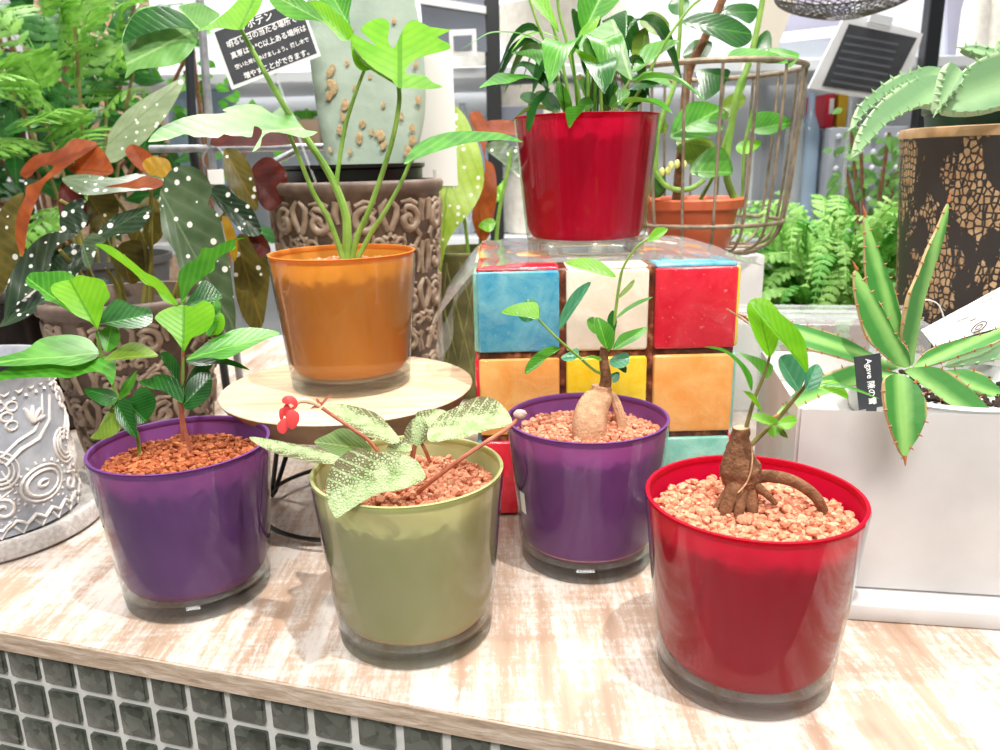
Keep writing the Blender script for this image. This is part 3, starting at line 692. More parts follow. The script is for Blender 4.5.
for q, m_, dy, lay, kw in (
 ([(198,29),(194,22),(182,14),(166,7),(142,7),(132,16),(123,34),(122,48),(127,66),(125,79),(136,70),(150,68),(174,65),(188,56),(197,42)], L_pale, -.03, .7, dict(tip=(124,66), wave=.1)),
 ([(196,30),(190,20),(180,12),(165,7),(146,8),(133,16),(124,34),(124,44),(140,36),(160,30),(180,28)], L_dark, -.034, .7, dict(tip=(124,44))),
 ([(200,30),(188,18),(178,8),(186,4),(200,3),(212,9),(220,15),(212,22)], L_pale, -.02, 1.0, {}),
 ([(240,30),(220,28),(198,31),(210,24),(218,18),(228,10),(236,2),(244,-6),(262,-6),(262,2),(257,13),(249,22)], L_lime, -.024, .6, dict(tip=(258,-6))),
 ([(324,22),(312,20),(296,20),(282,14),(270,2),(268,-10),(284,-8),(304,0),(316,10)], L_mid, -.03, .6, dict(tip=(268,-8))),
 ([(348,40),(341,40),(332,30),(322,20),(314,10),(308,2),(320,1),(333,9),(348,23),(353,32)], L_lime, -.034, .3, dict(tip=(308,2))),
 ([(350,28),(338,16),(320,2),(318,-10),(350,-8),(349,14)], L_green, -.02, .4, dict(tip=(330,-8))),
 ([(398,88),(392,80),(376,70),(362,58),(352,44),(346,32),(354,34),(376,46),(366,36),(361,29),(368,22),(380,18),(389,22),(389,30),(388,40),(393,49),(399,38),(406,24),(416,20),(430,27),(451,30),(437,37),(448,43),(450,49),(436,53),(418,58),(408,66),(406,74),(424,75),(432,82),(443,87),(428,89),(410,88)], L_lime, -.018, .7, dict(base=(400,84), tip=(400,20), n=2, fold=.15)),
 ([(370,70),(360,70),(353,60),(351,42),(362,46),(376,52),(382,58),(376,66)], L_lime, -.006, .5, {}),
 ([(400,86),(384,78),(366,66),(354,50),(356,46),(376,60),(394,74)], L_olive, -.020, .8, {}),
 ([(288,134),(270,132),(262,138),(260,147),(252,152),(260,138),(262,130),(254,126),(252,137),(242,136),(232,136),(224,134),(218,138),(206,137),(194,137),(185,134),(170,139),(148,142),(158,129),(170,123),(182,118),(200,114),(216,114),(228,112),(222,110),(236,105),(250,104),(262,106),(272,113),(282,106),(293,113),(299,124),(306,130),(318,132),(304,138)], L_pale, -.03, 1.6, dict(base=(290,130), tip=(150,141), n=2, fold=.15)),
 ([(404,164),(412,149),(424,140),(440,134),(460,131),(490,132),(505,134),(523,142),(500,140),(475,142),(455,146),(430,154),(414,160)], L_green, -.004, 1.5, dict(tip=(523,142)))):
    L(t, m_, q, y + dy, lay, **kw)

# --- spathiphyllum, red pot on the cube
KR = 1.06
t = pot_plant('potted_peace_lily', 'leafy arching plant in a red glass pot on top of the tiled cube', RT[0], RT[1], CT, M_red, M_gravel, 6, k=KR)
y = RT[1]
for p_, a, b in (([(579,118,y),(579,98,y),(568,46,y),(560,16,y),(556,-12,y)], .0022, .0012), ([(570,118,y),(570,104,y),(560,52,y),(550,16,y)], .002, .0012), ([(588,118,y),(588,96,y),(588,56,y)], .0018, .0012),
                 ([(602,118,y),(601,100,y),(600,76,y),(594,56,y)], .0018, .0012), ([(566,118,y),(562,100,y),(554,64,y-.01),(540,30,y-.02),(526,-10,y-.02)], .0018, .001), ([(612,118,y),(618,100,y),(630,80,y)], .0016, .001),
                 ([(556,118,y-.01),(548,98,y-.015),(544,78,y-.02)], .0014, .001), ([(620,118,y),(640,90,y),(664,44,y),(690,8,y),(706,-4,y)], .0016, .0012)):
    stem(t, p_, a, b, M_stem_g)
rleaf(t, [(566,86,y-.02),(554,60,y-.03),(540,43,y-.035),(520,34,y-.04),(492,33,y-.045),(474,42,y-.045),(460,50,y-.045)], .008, L_mid, .2)
rleaf(t, [(564,43,y-.01),(546,34,y-.015),(526,36,y-.02),(511,52,y-.025)], .006, L_lime, .3)
for q, m_, dy, lay, kw in (
 ([(545,72),(534,60),(524,56),(511,53),(526,50),(540,50),(544,60)], L_green, -.02, .6, dict(tip=(511,53))),
 ([(548,90),(536,80),(526,68),(518,67),(510,73),(516,66),(522,61),(534,64),(546,74)], L_dark, -.02, .6, dict(tip=(510,73))),
 ([(550,88),(538,80),(524,78),(510,83),(492,85),(479,88),(488,80),(498,73),(514,74),(528,75),(541,81)], L_green, -.03, 1.5, dict(tip=(479,88))),
 ([(550,88),(546,96),(538,106),(534,120),(530,131),(526,129),(527,115),(532,103),(538,95)], L_dark, -.072, .1, dict(tip=(528,131))),
 ([(588,105),(575,106),(566,108),(566,116),(569,128),(574,121),(580,114)], L_green, -.072, .1, dict(tip=(569,128))),
 ([(560,112),(548,110),(540,100),(540,93),(550,92),(558,100)], L_dark, -.05, .8, {}),
 ([(540,103),(530,104),(520,98),(522,93),(532,92),(540,98)], L_dark, -.04, .8, {}),
 ([(632,80),(616,70),(596,58),(573,46),(580,38),(592,31),(602,24),(613,19),(618,28),(624,38),(629,58)], L_pale, -.045, .5, dict(tip=(613,19), base=(632,80), fold=.1)),
 ([(590,66),(580,58),(573,47),(584,50),(596,58)], L_lime, -.035, .3, {}),
 ([(558,32),(548,20),(538,10),(530,0),(524,-14),(540,-14),(548,-3),(553,12),(558,26)], L_lime, -.02, .3, dict(tip=(526,-14))),
 ([(584,32),(578,18),(578,0),(586,-14),(604,-14),(624,-10),(618,2),(608,13),(596,22)], L_green, .01, .3, dict(tip=(606,-14))),
 ([(578,38),(582,28),(592,20),(600,16),(596,28),(586,38)], L_lime, -.005, .4, {}),
 ([(626,38),(616,30),(602,22),(608,18),(620,12),(627,11),(627,25)], L_dark, -.01, .5, dict(tip=(627,11))),
 ([(632,72),(636,60),(644,46),(664,40),(680,41),(664,52),(650,62),(640,70)], L_mid, 0, .8, dict(tip=(681,40))),
 ([(630,80),(646,71),(660,74),(668,80),(674,88),(662,84),(648,80)], L_mid, -.01, 1.0, dict(tip=(675,88))),
 ([(632,90),(640,82),(654,79),(662,84),(650,88)], L_dark, -.01, 1.0, {}),
 ([(622,104),(626,92),(640,88),(648,94),(640,104),(630,108)], L_dark, .01, .7, {}),
 ([(606,106),(596,80),(600,60),(610,70),(614,90)], L_dark, .02, .2, {}),
 ([(592,106),(584,86),(590,66),(600,84)], L_dark, .03, .2, {}),
 ([(562,110),(556,92),(558,80),(568,92),(572,106)], L_green, -.01, .2, {}),
 ([(610,108),(612,96),(622,88),(630,92),(624,102)], L_mid, -.03, .7, {}),
 ([(578,108),(580,100),(588,97),(594,104),(588,110)], L_green, -.055, .7, {}),
 ([(640,74),(632,56),(634,36),(646,28),(650,44),(648,62)], L_olive, .03, .3, {})):
    L(t, m_, q, y + dy, lay, **kw)
G().blob(at(579, 76, y - .02), .0032, 2).build('bud', M_paper, t)
rnd = random.Random(21)
for k in range(22):
    a = rnd.uniform(0, 6.28); l = rnd.uniform(.03, .085); hz = rnd.uniform(.02, .07) if k % 4 else rnd.uniform(.06, .10); b0 = Vector((RT[0] + .022 * cos(a), RT[1] + .022 * sin(a), CT + PH * KR - .015)); o_ = Vector((cos(a), sin(a), 0)); g = G(); uv = {}
    P = smooth_path([b0, b0 + o_ * l * .3 + Vector((0, 0, hz)), b0 + o_ * l * .75 + Vector((0, 0, hz * 1.05)), b0 + o_ * l * 1.15 + Vector((0, 0, hz * .55))], 5); n_ = len(P); sd = Vector((-sin(a), cos(a), 0)); wd = rnd.uniform(.009, .017)
    for i, p in enumerate(P):
        v = i / (n_ - 1); w = wd * (0.07 if v < .35 else max(.03, sin(pi * ((v - .35) / .65) ** .75) ** .8 if v < 1 else .02))
        for u in (-1, -.5, 0, .5, 1): uv[len(g.v)] = (u, v); g.v.append(p + sd * u * w + Vector((0, 0, abs(u) * w * .35)))
    for i in range(n_ - 1):
        for q in range(4): b4 = i * 5 + q; g.f.append((b4, b4 + 1, b4 + 6, b4 + 5))
    g.uv = uv; g.build('leaf', (L_dark, L_green, L_mid, L_dark)[k % 4], t, smooth=70)

# ------------------------------------------------------------------ tiled cube
def glaze(name, a, b_):
    n = N(name); oc = n.coord(); f = n.noise(oc, 38, 5, 0.65, 0.4)
    col = n.ramp(f, [(0.36, a), (0.62, b_)]); sp_ = n.ramp(n.noise(oc, 260, 2), [(0.70, (0, 0, 0)), (0.76, (1, 1, 1))])
    col = n.mix(n.math('MULTIPLY', sp_, 0.25), col, '#f2e6d2')
    b = n.bsdf(col, 0.22, Coat_Weight=0.5); n.bump(b, f, 0.0012); return n.done(b)
GZ = dict(b=glaze('blue_glaze', '#3f9cc0', '#7cc0cf'), w=glaze('cream_glaze', '#eee2ca', '#f7f0de'), r=glaze('red_glaze', '#d91a33', '#e33445'),
          o=glaze('orange_glaze', '#f0a050', '#f5b76e'), y=glaze('yellow_glaze', '#f2c81c', '#f7d84a'), t=glaze('teal_glaze', '#74b8a6', '#9bd0bf'))
M_chip = noisy('chipped_ceramic_edge', '#6b3c26', '#dcc9ab', 160, 0.7, 0.001)
def frame_mat():
    n = N('dark_brown_glaze'); f = n.noise(n.coord(), 70, 4)
    b = n.bsdf(n.ramp(f, [(0.35, '#3c1e14'), (0.55, '#6b3722'), (0.7, '#b07a58')]), 0.25, Coat_Weight=0.5); n.bump(b, f, 0.0015); return n.done(b)
M_frame = frame_mat()
CX0, CS = -0.021, 0.2295
cube = thing('tiled_cube', 'large ceramic cube of blue, cream, red, orange and yellow glazed squares', 'cube', (CX0 + CS / 2, CUBE_Y + CS / 2, 0))
G().box((CX0 + CS / 2, CUBE_Y + CS / 2, CS / 2), (CS - .004, CS - .004, CS - .001), 0, .004, 2).build('block', M_frame, cube, smooth=30)
u3 = CS / 3; tw = u3 * 0.925
def tilemesh(c, face):
    rnd = random.Random(int(c[0] * 9e3 + c[2] * 7e3 + c[1] * 5e3)); d = 0.0065
    dims = {'f': (tw, d, tw), 't': (tw, tw, d), 's': (d, tw, tw)}[face]
    g = G().box(c, dims, 0, .0026, 3)
    g.v = [v + Vector([rnd.uniform(-.0003, .0003) for _ in range(3)]) for v in g.v]; return g
rows = {'f': ['bwr', 'oyo', 'rbt'], 't': ['rwb', 'owo', 'ryw'], 'l': ['owt', 'ybr', 'wob'], 'r': ['yrb', 'two', 'rby']}
for fc in 'ftlr':
    for j in range(3):
        for i in range(3):
            a = (i + .5) * u3; b_ = CS - (j + .5) * u3; off = .0012
            if fc == 'f': c = (CX0 + a, CUBE_Y + off, b_); k = 'f'
            elif fc == 't': c = (CX0 + a, CUBE_Y + (j + .5) * u3, CS - .0026); k = 't'
            elif fc == 'l': c = (CX0 + .0026, CUBE_Y + CS - a, b_); k = 's'
            else: c = (CX0 + CS - .0026, CUBE_Y + a, b_); k = 's'
            tilemesh(c, k).build('tile', GZ[rows[fc][j][i]], cube, smooth=30)
# cellophane under the pot on the cube
g = G(); nx_, ny_ = 26, 16
for j in range(ny_ + 1):
    for i in range(nx_ + 1):
        x = -0.058 + i * (0.300 / nx_); y_ = 0.690 + j * (0.23 / ny_) - (0.02 if x < 0.0 else 0) - max(0, x - .17) * .2
        e = max(0, -0.016 - x); e2 = max(0, x - 0.204)
        zz = CT + 0.0016 + 0.0007 * sin(x * 130 + y_ * 60) * (0.4 if abs(x - RT[0]) < .06 else 1) - e * 0.9 - e * e * 8 - e2 * .25
        if math.hypot(x - RT[0], y_ - RT[1]) < .064: zz = CT + .0008
        g.v.append(Vector((x, y_, zz)))
for j in range(ny_):
    for i in range(nx_): a = j * (nx_ + 1) + i; g.f.append((a, a + 1, a + nx_ + 2, a + nx_ + 1))
tag(g.build('cellophane_sheet', M_film, None, smooth=80), 'crinkled clear cellophane laid over the top of the tiled cube', 'plastic sheet')
g = G(); P = smooth_path([at(478, 262, .70), at(462, 285, .70), at(452, 310, .70), at(446, 335, .70), at(440, 358, .70)], 5)
for i, p in enumerate(P): w_ = .004 + .003 * sin(i * .5); g.v += [p + Vector((-w_, 0, 0)), p + Vector((w_, .002, 0))]
g.f = [(2 * i, 2 * i + 1, 2 * i + 3, 2 * i + 2) for i in range(len(P) - 1)]
tag(g.build('cellophane_ribbon', M_film, None), 'thin strip of clear film hanging beside the left of the tiled cube', 'plastic strip')

# ------------------------------------------------------------------ wooden disc on wire legs
DC = (-0.139, 0.690)
disc = thing('disc_stand', 'round pale wooden disc on black wire legs under the amber pot', 'plant stand', (DC[0], DC[1], 0))
G().lathe([(0.090, 0), (0.100, .002), (0.1125, .0205), (0.1135, .0225)], (DC[0], DC[1], DISC_Z - .0235), 96, cap0=True).build('disc_edge', M_disc_edge, disc)
G().lathe([(0.1135, 0), (0.1132, .0008), (0.1122, .0012), (0.0005, .0012)], (DC[0], DC[1], DISC_Z - .0012), 96, cap1=True).build('disc_top', M_disc, disc)
for k in range(3):
    a = math.radians(283 + 120 * k); c = Vector((DC[0], DC[1], 0)); o_ = Vector((cos(a), sin(a), 0)); s_ = Vector((-sin(a), cos(a), 0))
    G().tube([c + o_ * .06 + s_ * .02 + Vector((0, 0, .1)), c + o_ * .092 + s_ * .003 + Vector((0, 0, .006)), c + o_ * .094 + Vector((0, 0, .0028)), c + o_ * .092 - s_ * .003 + Vector((0, 0, .006)), c + o_ * .06 - s_ * .02 + Vector((0, 0, .1))], .0024, 8).build('leg', M_black, disc)
g = G().tube([(DC[0] + .09 * cos(a * pi / 24), DC[1] + .09 * sin(a * pi / 24), .012) for a in range(48)], .0022, 8, closed=True).build('ring', M_black, disc)

# ------------------------------------------------------------------ carved pots
def carve(g, cx, cy, rf, paths, rad, seg=6, out=.3):
    for th, pts, r in paths:
        P = []
        for (u, z) in pts:
            rz = rf(z); a = th + u / rz; P.append((cx + (rz + r * out) * cos(a), cy + (rz + r * out) * sin(a), z))
        n = len(P); g.tube(P, [r * (0.55 + 0.45 * sin(pi * min(1, (i + 1) / n))) for i in range(n)], seg)
def spiral(cu, cz, R, turns, a0, d=1, n=22, tail=None):
    pts = []
    for i in range(n):
        t = i / (n - 1); a = a0 + d * turns * 2 * pi * t; r = R * (0.15 + 0.85 * t); pts.append((cu + r * cos(a), cz + r * sin(a)))
    if tail: pts += tail
    return pts
def carved_pot(parent, cx, cy, z0, H, rt, rb, N_, mat, name='carved_pot', dens=1.0):
    def rf(z): return rb + (rt - rb) * ((z - z0) / H)
    g = G().lathe([(rb * .9, .0), (rb, .003), (rf(z0 + H - .016), H - .016), (rt + .003, H - .013), (rt + .005, H - .004), (rt + .002, H), (rt - .006, H), (rt - .009, H - .01), (rt - .012, H - .05), (0.001, H - .055)], (cx, cy, z0), 80, cap0=True)
    body = g.build(name, mat, parent, smooth=60)
    U = 2 * pi * (rt + rb) / 2 / N_; paths = []
    rows = max(1, round((H - .025) / (U * 1.0))); rh = (H - .025) / rows; k_ = min(U, rh)
    for r in range(rows):
        zc = z0 + H - .017 - rh * (r + .5)
        for k in range(N_):
            th = 2 * pi * (k + (.5 if r % 2 else 0)) / N_
            for s in (1, -1):
                A_ = 0 if s > 0 else pi
                paths.append((th, spiral(s * .27 * k_, zc + .22 * k_, .17 * k_, 1.35, A_, s, 22, [(s * .45 * k_, zc + .02 * k_), (s * .34 * k_, zc - .14 * k_), (s * .12 * k_, zc - .24 * k_), (s * .05 * k_, zc - .45 * k_)]), .052 * k_))
                paths.append((th, spiral(s * .27 * k_, zc - .32 * k_, .12 * k_, 1.1, pi / 2, -s, 16), .045 * k_))
                paths.append((th, [(s * .02 * k_, zc + .1 * k_), (s * .09 * k_, zc + .26 * k_), (s * .10 * k_, zc + .38 * k_), (s * .02 * k_, zc + .47 * k_)], .045 * k_))
                paths.append((th, [(s * .5 * k_, zc + .46 * k_), (s * .47 * k_, zc + .32 * k_), (s * .5 * k_, zc + .2 * k_)], .05 * k_))
                paths.append((th, [(s * .5 * k_, zc - .05 * k_), (s * .45 * k_, zc - .25 * k_), (s * .5 * k_, zc - .46 * k_)], .045 * k_))
            for s in (1, -1):
                paths.append((th, spiral(s * .13 * k_, zc - .06 * k_, .09 * k_, 1.1, 0 if s > 0 else pi, -s, 14, [(s * .2 * k_, zc + .06 * k_)]), .034 * k_))
                paths.append((th, [(s * .40 * k_, zc + .40 * k_), (s * .30 * k_, zc + .45 * k_), (s * .16 * k_, zc + .43 * k_)], .036 * k_))
                paths.append((th, [(s * .20 * k_, zc - .18 * k_), (s * .30 * k_, zc - .10 * k_), (s * .40 * k_, zc - .16 * k_), (s * .44 * k_, zc - .30 * k_), (s * .40 * k_, zc - .44 * k_)], .034 * k_))
                paths.append((th, [(s * .06 * k_, zc - .2 * k_), (s * .14 * k_, zc - .34 * k_), (s * .10 * k_, zc - .47 * k_)], .036 * k_))
            for q in range(5):
                a = q * 2 * pi / 5 + pi / 2; paths.append((th, [(.03 * k_ * cos(a), zc + .03 * k_ * sin(a)), (.085 * k_ * cos(a), zc + .085 * k_ * sin(a)), (.1 * k_ * cos(a), zc + .1 * k_ * sin(a))], .038 * k_))
    g = G(); carve(g, cx, cy, rf, paths, .003, 8, .15)
    g.build('relief', M_brownrel, body, smooth=60)
    return body
BP = (-0.166, 0.955)
cactus = thing('potted_cactus', 'tall flat grey-green cactus pad in a carved brown pot behind the amber pot', 'potted plant', (BP[0], BP[1], 0))
carved_pot(cactus, BP[0], BP[1], 0, .300, .099, .082, 6, M_brownpot)
G().lathe([(.078, -.04), (.080, .014), (.083, .016), (.083, .020), (.079, .020), (.076, .004), (.001, .002)], (BP[0], BP[1], .298), 56).build('inner_pot', M_black, cactus)
G().lathe([(.076, 0), (.001, .003)], (BP[0], BP[1], .304), 40, cap0=True).build('soil', M_soil, cactus)
pad = oleaf(cactus, [(350,182),(332,176),(327,150),(321,122),(316,88),(311,50),(309,18),(316,-22),(340,-52),(378,-58),(404,-34),(414,0),(421,34),(425,72),(425,108),(420,138),(413,162),(404,178),(380,184)], .955, M_cactus, lay=.12, base=(370,182), tip=(365,-55), fold=-.06, curl=.05, thick=.022, name='pad')
pad.modifiers['s'].offset = 0
rnd = random.Random(5); g = G()
for px, py, s_ in ((333,88,7),(329,96,5),(330,72,5),(347,62,3),(345,105,6),(343,118,4),(370,77,2.5),(355,88,2.5),(340,130,5),(363,124,4),(359,137,5),(371,133,3),(381,136,6),(383,146,4),(383,105,3),(401,117,3),(416,64,3),(418,100,4),(412,128,4),(412,140,5),(408,150,5),(396,78,2.5),(394,20,3),(330,150,3),(350,152,3),(376,60,2),(352,30,2),(404,50,2)):
    m = .935 / FPX
    yy_ = .9425 + (62 - py) * .955 / FPX * .12
    g.blob(at(px, py, yy_), s_ * m * .8, 2, .10, (.8, .14, 1.25), Matrix.Rotation(rnd.uniform(-.5, .5), 3, 'Y'), rnd)
    g.blob(at(px + rnd.uniform(-.6, .6) * s_, py + rnd.uniform(-.9, .9) * s_, yy_), s_ * m * .55, 2, .12, (1, .16, 1.1), None, rnd)
g.build('scars', M_scar, cactus, label='tan corky scars', kind='stuff')

BG = (-0.405, 0.855)
beg = thing('potted_spotted_begonia', 'white-dotted dark leaves with rust undersides in a carved brown pot, left behind the coffee seedlings', 'potted plant', (BG[0], BG[1], 0))
carved_pot(beg, BG[0], BG[1], 0, .187, .090, .064, 5, M_brownpot)
G().lathe([(.080, 0), (.001, .004)], (BG[0], BG[1], .172), 40, cap0=True).build('soil', M_soil, beg)
for pts, m_, dy, lay in (
 ([(20,174),(26,163),(36,155),(50,152),(62,148),(73,139),(88,140),(98,144),(88,152),(76,160),(60,172),(46,182),(38,198),(32,212),(27,232),(25,248),(22,257),(17,244),(15,228),(18,212),(25,196),(27,186),(40,180),(54,166),(40,167),(28,178)], 'o', -.04, .5),
 ([(68,169),(80,158),(90,150),(98,146),(108,158),(113,173),(96,176),(80,175)], 'o', -.01, .3),
 ([(-12,230),(-4,218),(8,200),(24,193),(19,210),(16,232),(20,258),(10,280),(-8,300)], 'ol', -.03, .3),
 ([(26,178),(40,180),(54,168),(48,176),(38,190),(28,196),(24,190)], 'd', -.03, .3),
 ([(4,323),(5,300),(7,286),(14,268),(30,246),(46,234),(66,231),(79,234),(64,242),(53,252),(50,270),(42,284),(34,290),(20,302),(10,314)], 'd', -.05, .6),
 ([(0,327),(4,318),(12,306),(30,296),(38,290),(46,300),(40,308),(24,319)], 'd', -.06, 1.2),
 ([(62,178),(86,174),(112,178),(128,175),(140,174),(163,178),(156,188),(120,192),(96,195),(80,194),(70,188)], 'g', -.04, 1.5),
 ([(93,195),(104,187),(128,182),(144,176),(162,180),(164,184),(152,190),(128,192),(104,196)], 'o', -.045, .6),
 ([(150,173),(140,170),(130,160),(125,151),(132,144),(144,149),(152,155),(156,162)], 'o', 0, .3),
 ([(150,175),(142,164),(150,157),(158,157),(168,160),(171,170),(163,178)], 'y', -.02, .3),
 ([(160,192),(164,180),(170,171),(180,166),(194,167),(206,176),(212,190),(208,204),(218,214),(224,236),(229,260),(233,290),(236,318),(233,334),(222,326),(212,302),(196,284),(180,270),(175,252),(163,234),(160,212)], 'g', -.06, .2),
 ([(210,192),(216,185),(226,186),(236,196),(250,206),(258,220),(261,234),(248,236),(238,228),(226,214),(214,202)], 'd', -.02, .4),
 ([(248,236),(256,233),(264,236),(271,250),(266,254),(260,258),(254,248)], 'r', -.02, .2),
 ([(236,238),(250,236),(264,250),(270,270),(267,300),(262,327),(250,327),(240,310),(234,280)], 'ol', 0, .2),
 ([(224,150),(236,150),(250,165),(256,190),(258,210),(246,206),(232,190),(224,172)], 'ol', .02, .2),
 ([(250,172),(262,158),(276,160),(288,178),(280,205),(266,210),(254,192)], 'r', .04, .2),
 ([(210,145),(222,128),(246,126),(270,122),(296,130),(300,142),(270,146),(240,146)], 'r', .06, .6),
 ([(60,216),(66,205),(80,198),(86,201),(83,210),(89,218),(80,231),(66,233),(60,226)], 'd', -.055, .3),
 ([(96,238),(108,220),(120,213),(138,208),(151,206),(148,220),(136,232),(112,236),(104,242)], 'd', -.05, .8),
 ([(82,244),(92,233),(106,240),(97,249),(90,269),(83,262)], 'g', -.07, .3),
 ([(61,182),(80,192),(90,208),(88,226),(76,222),(60,218)], 'r', -.02, .2),
 ([(88,196),(112,193),(119,210),(110,230),(98,234),(90,226)], 'ol', -.03, .2),
 ([(107,144),(112,128),(125,112),(146,97),(166,86),(185,78),(174,104),(160,124),(146,140),(132,151),(116,162),(106,160)], 'p', .10, .3),
 ([(190,188),(184,178),(176,172),(190,170),(200,178)], 'g', .04, .6),
 ([(52,256),(64,246),(76,244),(84,250),(78,262),(60,270),(50,278)], 'd', -.03, .5),
 ([(150,196),(138,206),(126,226),(134,244),(152,246),(164,232),(162,208)], 'ol', .01, .2),
 ([(62,276),(74,260),(90,256),(80,270),(70,284)], 'd', -.04, .6),
 ([(118,246),(136,240),(148,250),(144,276),(130,284),(118,268)], 'ol', .0, .2),
 ([(222,216),(232,224),(238,246),(234,262),(226,240)], 'y', -.03, .2)):
    oleaf(beg, pts, .845 + dy, dict(o=L_beg_o, ol=L_beg_ol, d=L_beg_d, g=L_beg_g, y=L_beg_y, r=L_beg_r, p=L_beg_p)[m_], lay=lay, fold=.15, wave=.05)
M_bst = noisy('begonia_cane', '#7d7a33', '#9c9448', 60, 0.5)
for p_ in ([(151,330,.85),(151,260,.84),(151,190,.84)], [(128,330,.86),(120,280,.85),(98,225,.83),(60,200,.82)], [(105,330,.85),(84,280,.83),(60,250,.80)], [(140,330,.85),(146,250,.84),(110,190,.82)],
           [(175,330,.86),(184,260,.84),(200,206,.80)], [(160,330,.87),(190,260,.86),(236,200,.84)], [(112,330,.87),(76,230,.86),(84,180,.85),(70,160,.83)], [(120,330,.83),(118,290,.82),(106,268,.81)]):
    stem(beg, p_, .0032, .0018, M_bst)

# grey paisley pot, far left
GP = (-0.478, 0.672)
gp = thing('embossed_planter', 'grey pot embossed with paisley on a speckled round saucer, far left', 'plant pot', (GP[0], GP[1], 0))
G().lathe([(.085, 0), (.094, .001), (.098, .004), (.0985, .017), (.097, .0195), (.092, .0195), (.088, .010), (.001, .009)], (GP[0], GP[1], 0), 96, cap0=True).build('saucer', M_stone, gp)
def rfg(z): t_ = (z - .009) / .143; return .070 + .0075 * sin(pi * min(1, .18 + t_ * .75)) - .004 * t_
g = G().lathe([(.060, .009), (.066, .011)] + [(rfg(z), z) for z in [.014 + i * .012 for i in range(11)]] + [(.0745, .150), (.0755, .153), (.074, .156), (.070, .156), (.067, .150), (.064, .12), (.001, .118)], (GP[0], GP[1], 0), 96, cap0=True)
paths = []
def ring_(cu, cz, a, b_, rot=0, n=18): return [(cu + a * cos(t) * cos(rot) - b_ * sin(t) * sin(rot), cz + a * cos(t) * sin(rot) + b_ * sin(t) * cos(rot)) for t in [2 * pi * i / n for i in range(n + 1)]]
for k in range(7):
    th = 2 * pi * k / 7 - .35
    paths += [(th, ring_(0, .052, .021, .016), .0013), (th, ring_(0, .052, .016, .0115), .0015), (th, ring_(0, .052, .005, .003), .0015)]
    paths += [(th, [(.024 * cos(a), .052 + .019 * sin(a)), (.0265 * cos(a), .052 + .0215 * sin(a))], .0014) for a in [i * 2 * pi / 18 for i in range(18)]]
    paths += [(th, [(-.028, .078), (-.014, .088), (.004, .092), (.020, .104), (.030, .124)], .0017), (th, [(-.030, .086), (-.014, .096), (.002, .100), (.014, .112), (.020, .128)], .0014)]
    for (a, b_) in ((-.018, .118), (-.012, .126), (-.022, .128), (-.016, .110)): paths.append((th, ring_(a, b_, .0048, .004, 0, 10), .0013))
    for a in (-.9, -.3, .3, .9): paths.append((th, [(.002, .108), (.002 + .009 * sin(a + .6), .108 + .010 * cos(a + .6)), (.002 + .014 * sin(a + .6), .108 + .014 * cos(a + .6))], .0022))
    paths += [(th, spiral(.032, .040, .010, 1.3, 0, 1, 18, [(.042, .056), (.036, .074)]), .0016), (th, spiral(.034, .085, .007, 1.1, 1, -1, 14), .0013)]
    paths += [(th, [(.030 + .0125 * cos(a), .040 + .0125 * sin(a)), (.030 + .0145 * cos(a), .040 + .0145 * sin(a))], .001) for a in [i * .45 - 2.6 for i in range(11)]]
    paths += [(th, [(u, .024 + .003 * sin(u * 400)) for u in [-.036 + i * .004 for i in range(19)]], .0018), (th, [(u, .138 + .0025 * sin(u * 520)) for u in [-.034 + i * .003 for i in range(23)]], .0016)]
pot_ = g.build('pot', M_greypot, gp, smooth=60)
paths += [(2 * pi * k / 7 - .35 + .45, ring_(0, .075, .007 + .004 * q, .009 + .004 * q, .5), .0013) for k in range(7) for q in range(3)]
paths += [(2 * pi * k / 28, [(-.006, .022), (0, .014), (.006, .022)], .0013) for k in range(28)] + [(2 * pi * k / 40, [(0, .131), (.0005, .1335)], .0018) for k in range(40)]
g = G(); carve(g, GP[0], GP[1], rfg, paths, .002); g.build('relief', M_greyrel, pot_, smooth=60)
G().lathe([(.058, .0), (.060, .022), (.063, .024), (.060, .025), (.056, .010), (.001, .010)], (GP[0], GP[1], .118), 40).build('inner_pot', simple('dark_inner_pot', '#1d1d1f', 0.4), gp)

# dark glossy vase behind it
vz = thing('metal_cachepot', 'dark glossy metal pot in the shade behind the grey embossed pot', 'plant pot', (-0.62, 1.0, 0))
G().lathe([(.09, 0), (.095, .004), (.11, .17), (.113, .172), (.110, .175), (.105, .17), (.09, .02), (.001, .02)], (-.62, 1.0, 0), 64, cap0=True).build('body', simple('dark_chrome', '#3a3634', 0.18, Metallic=0.9), vz)

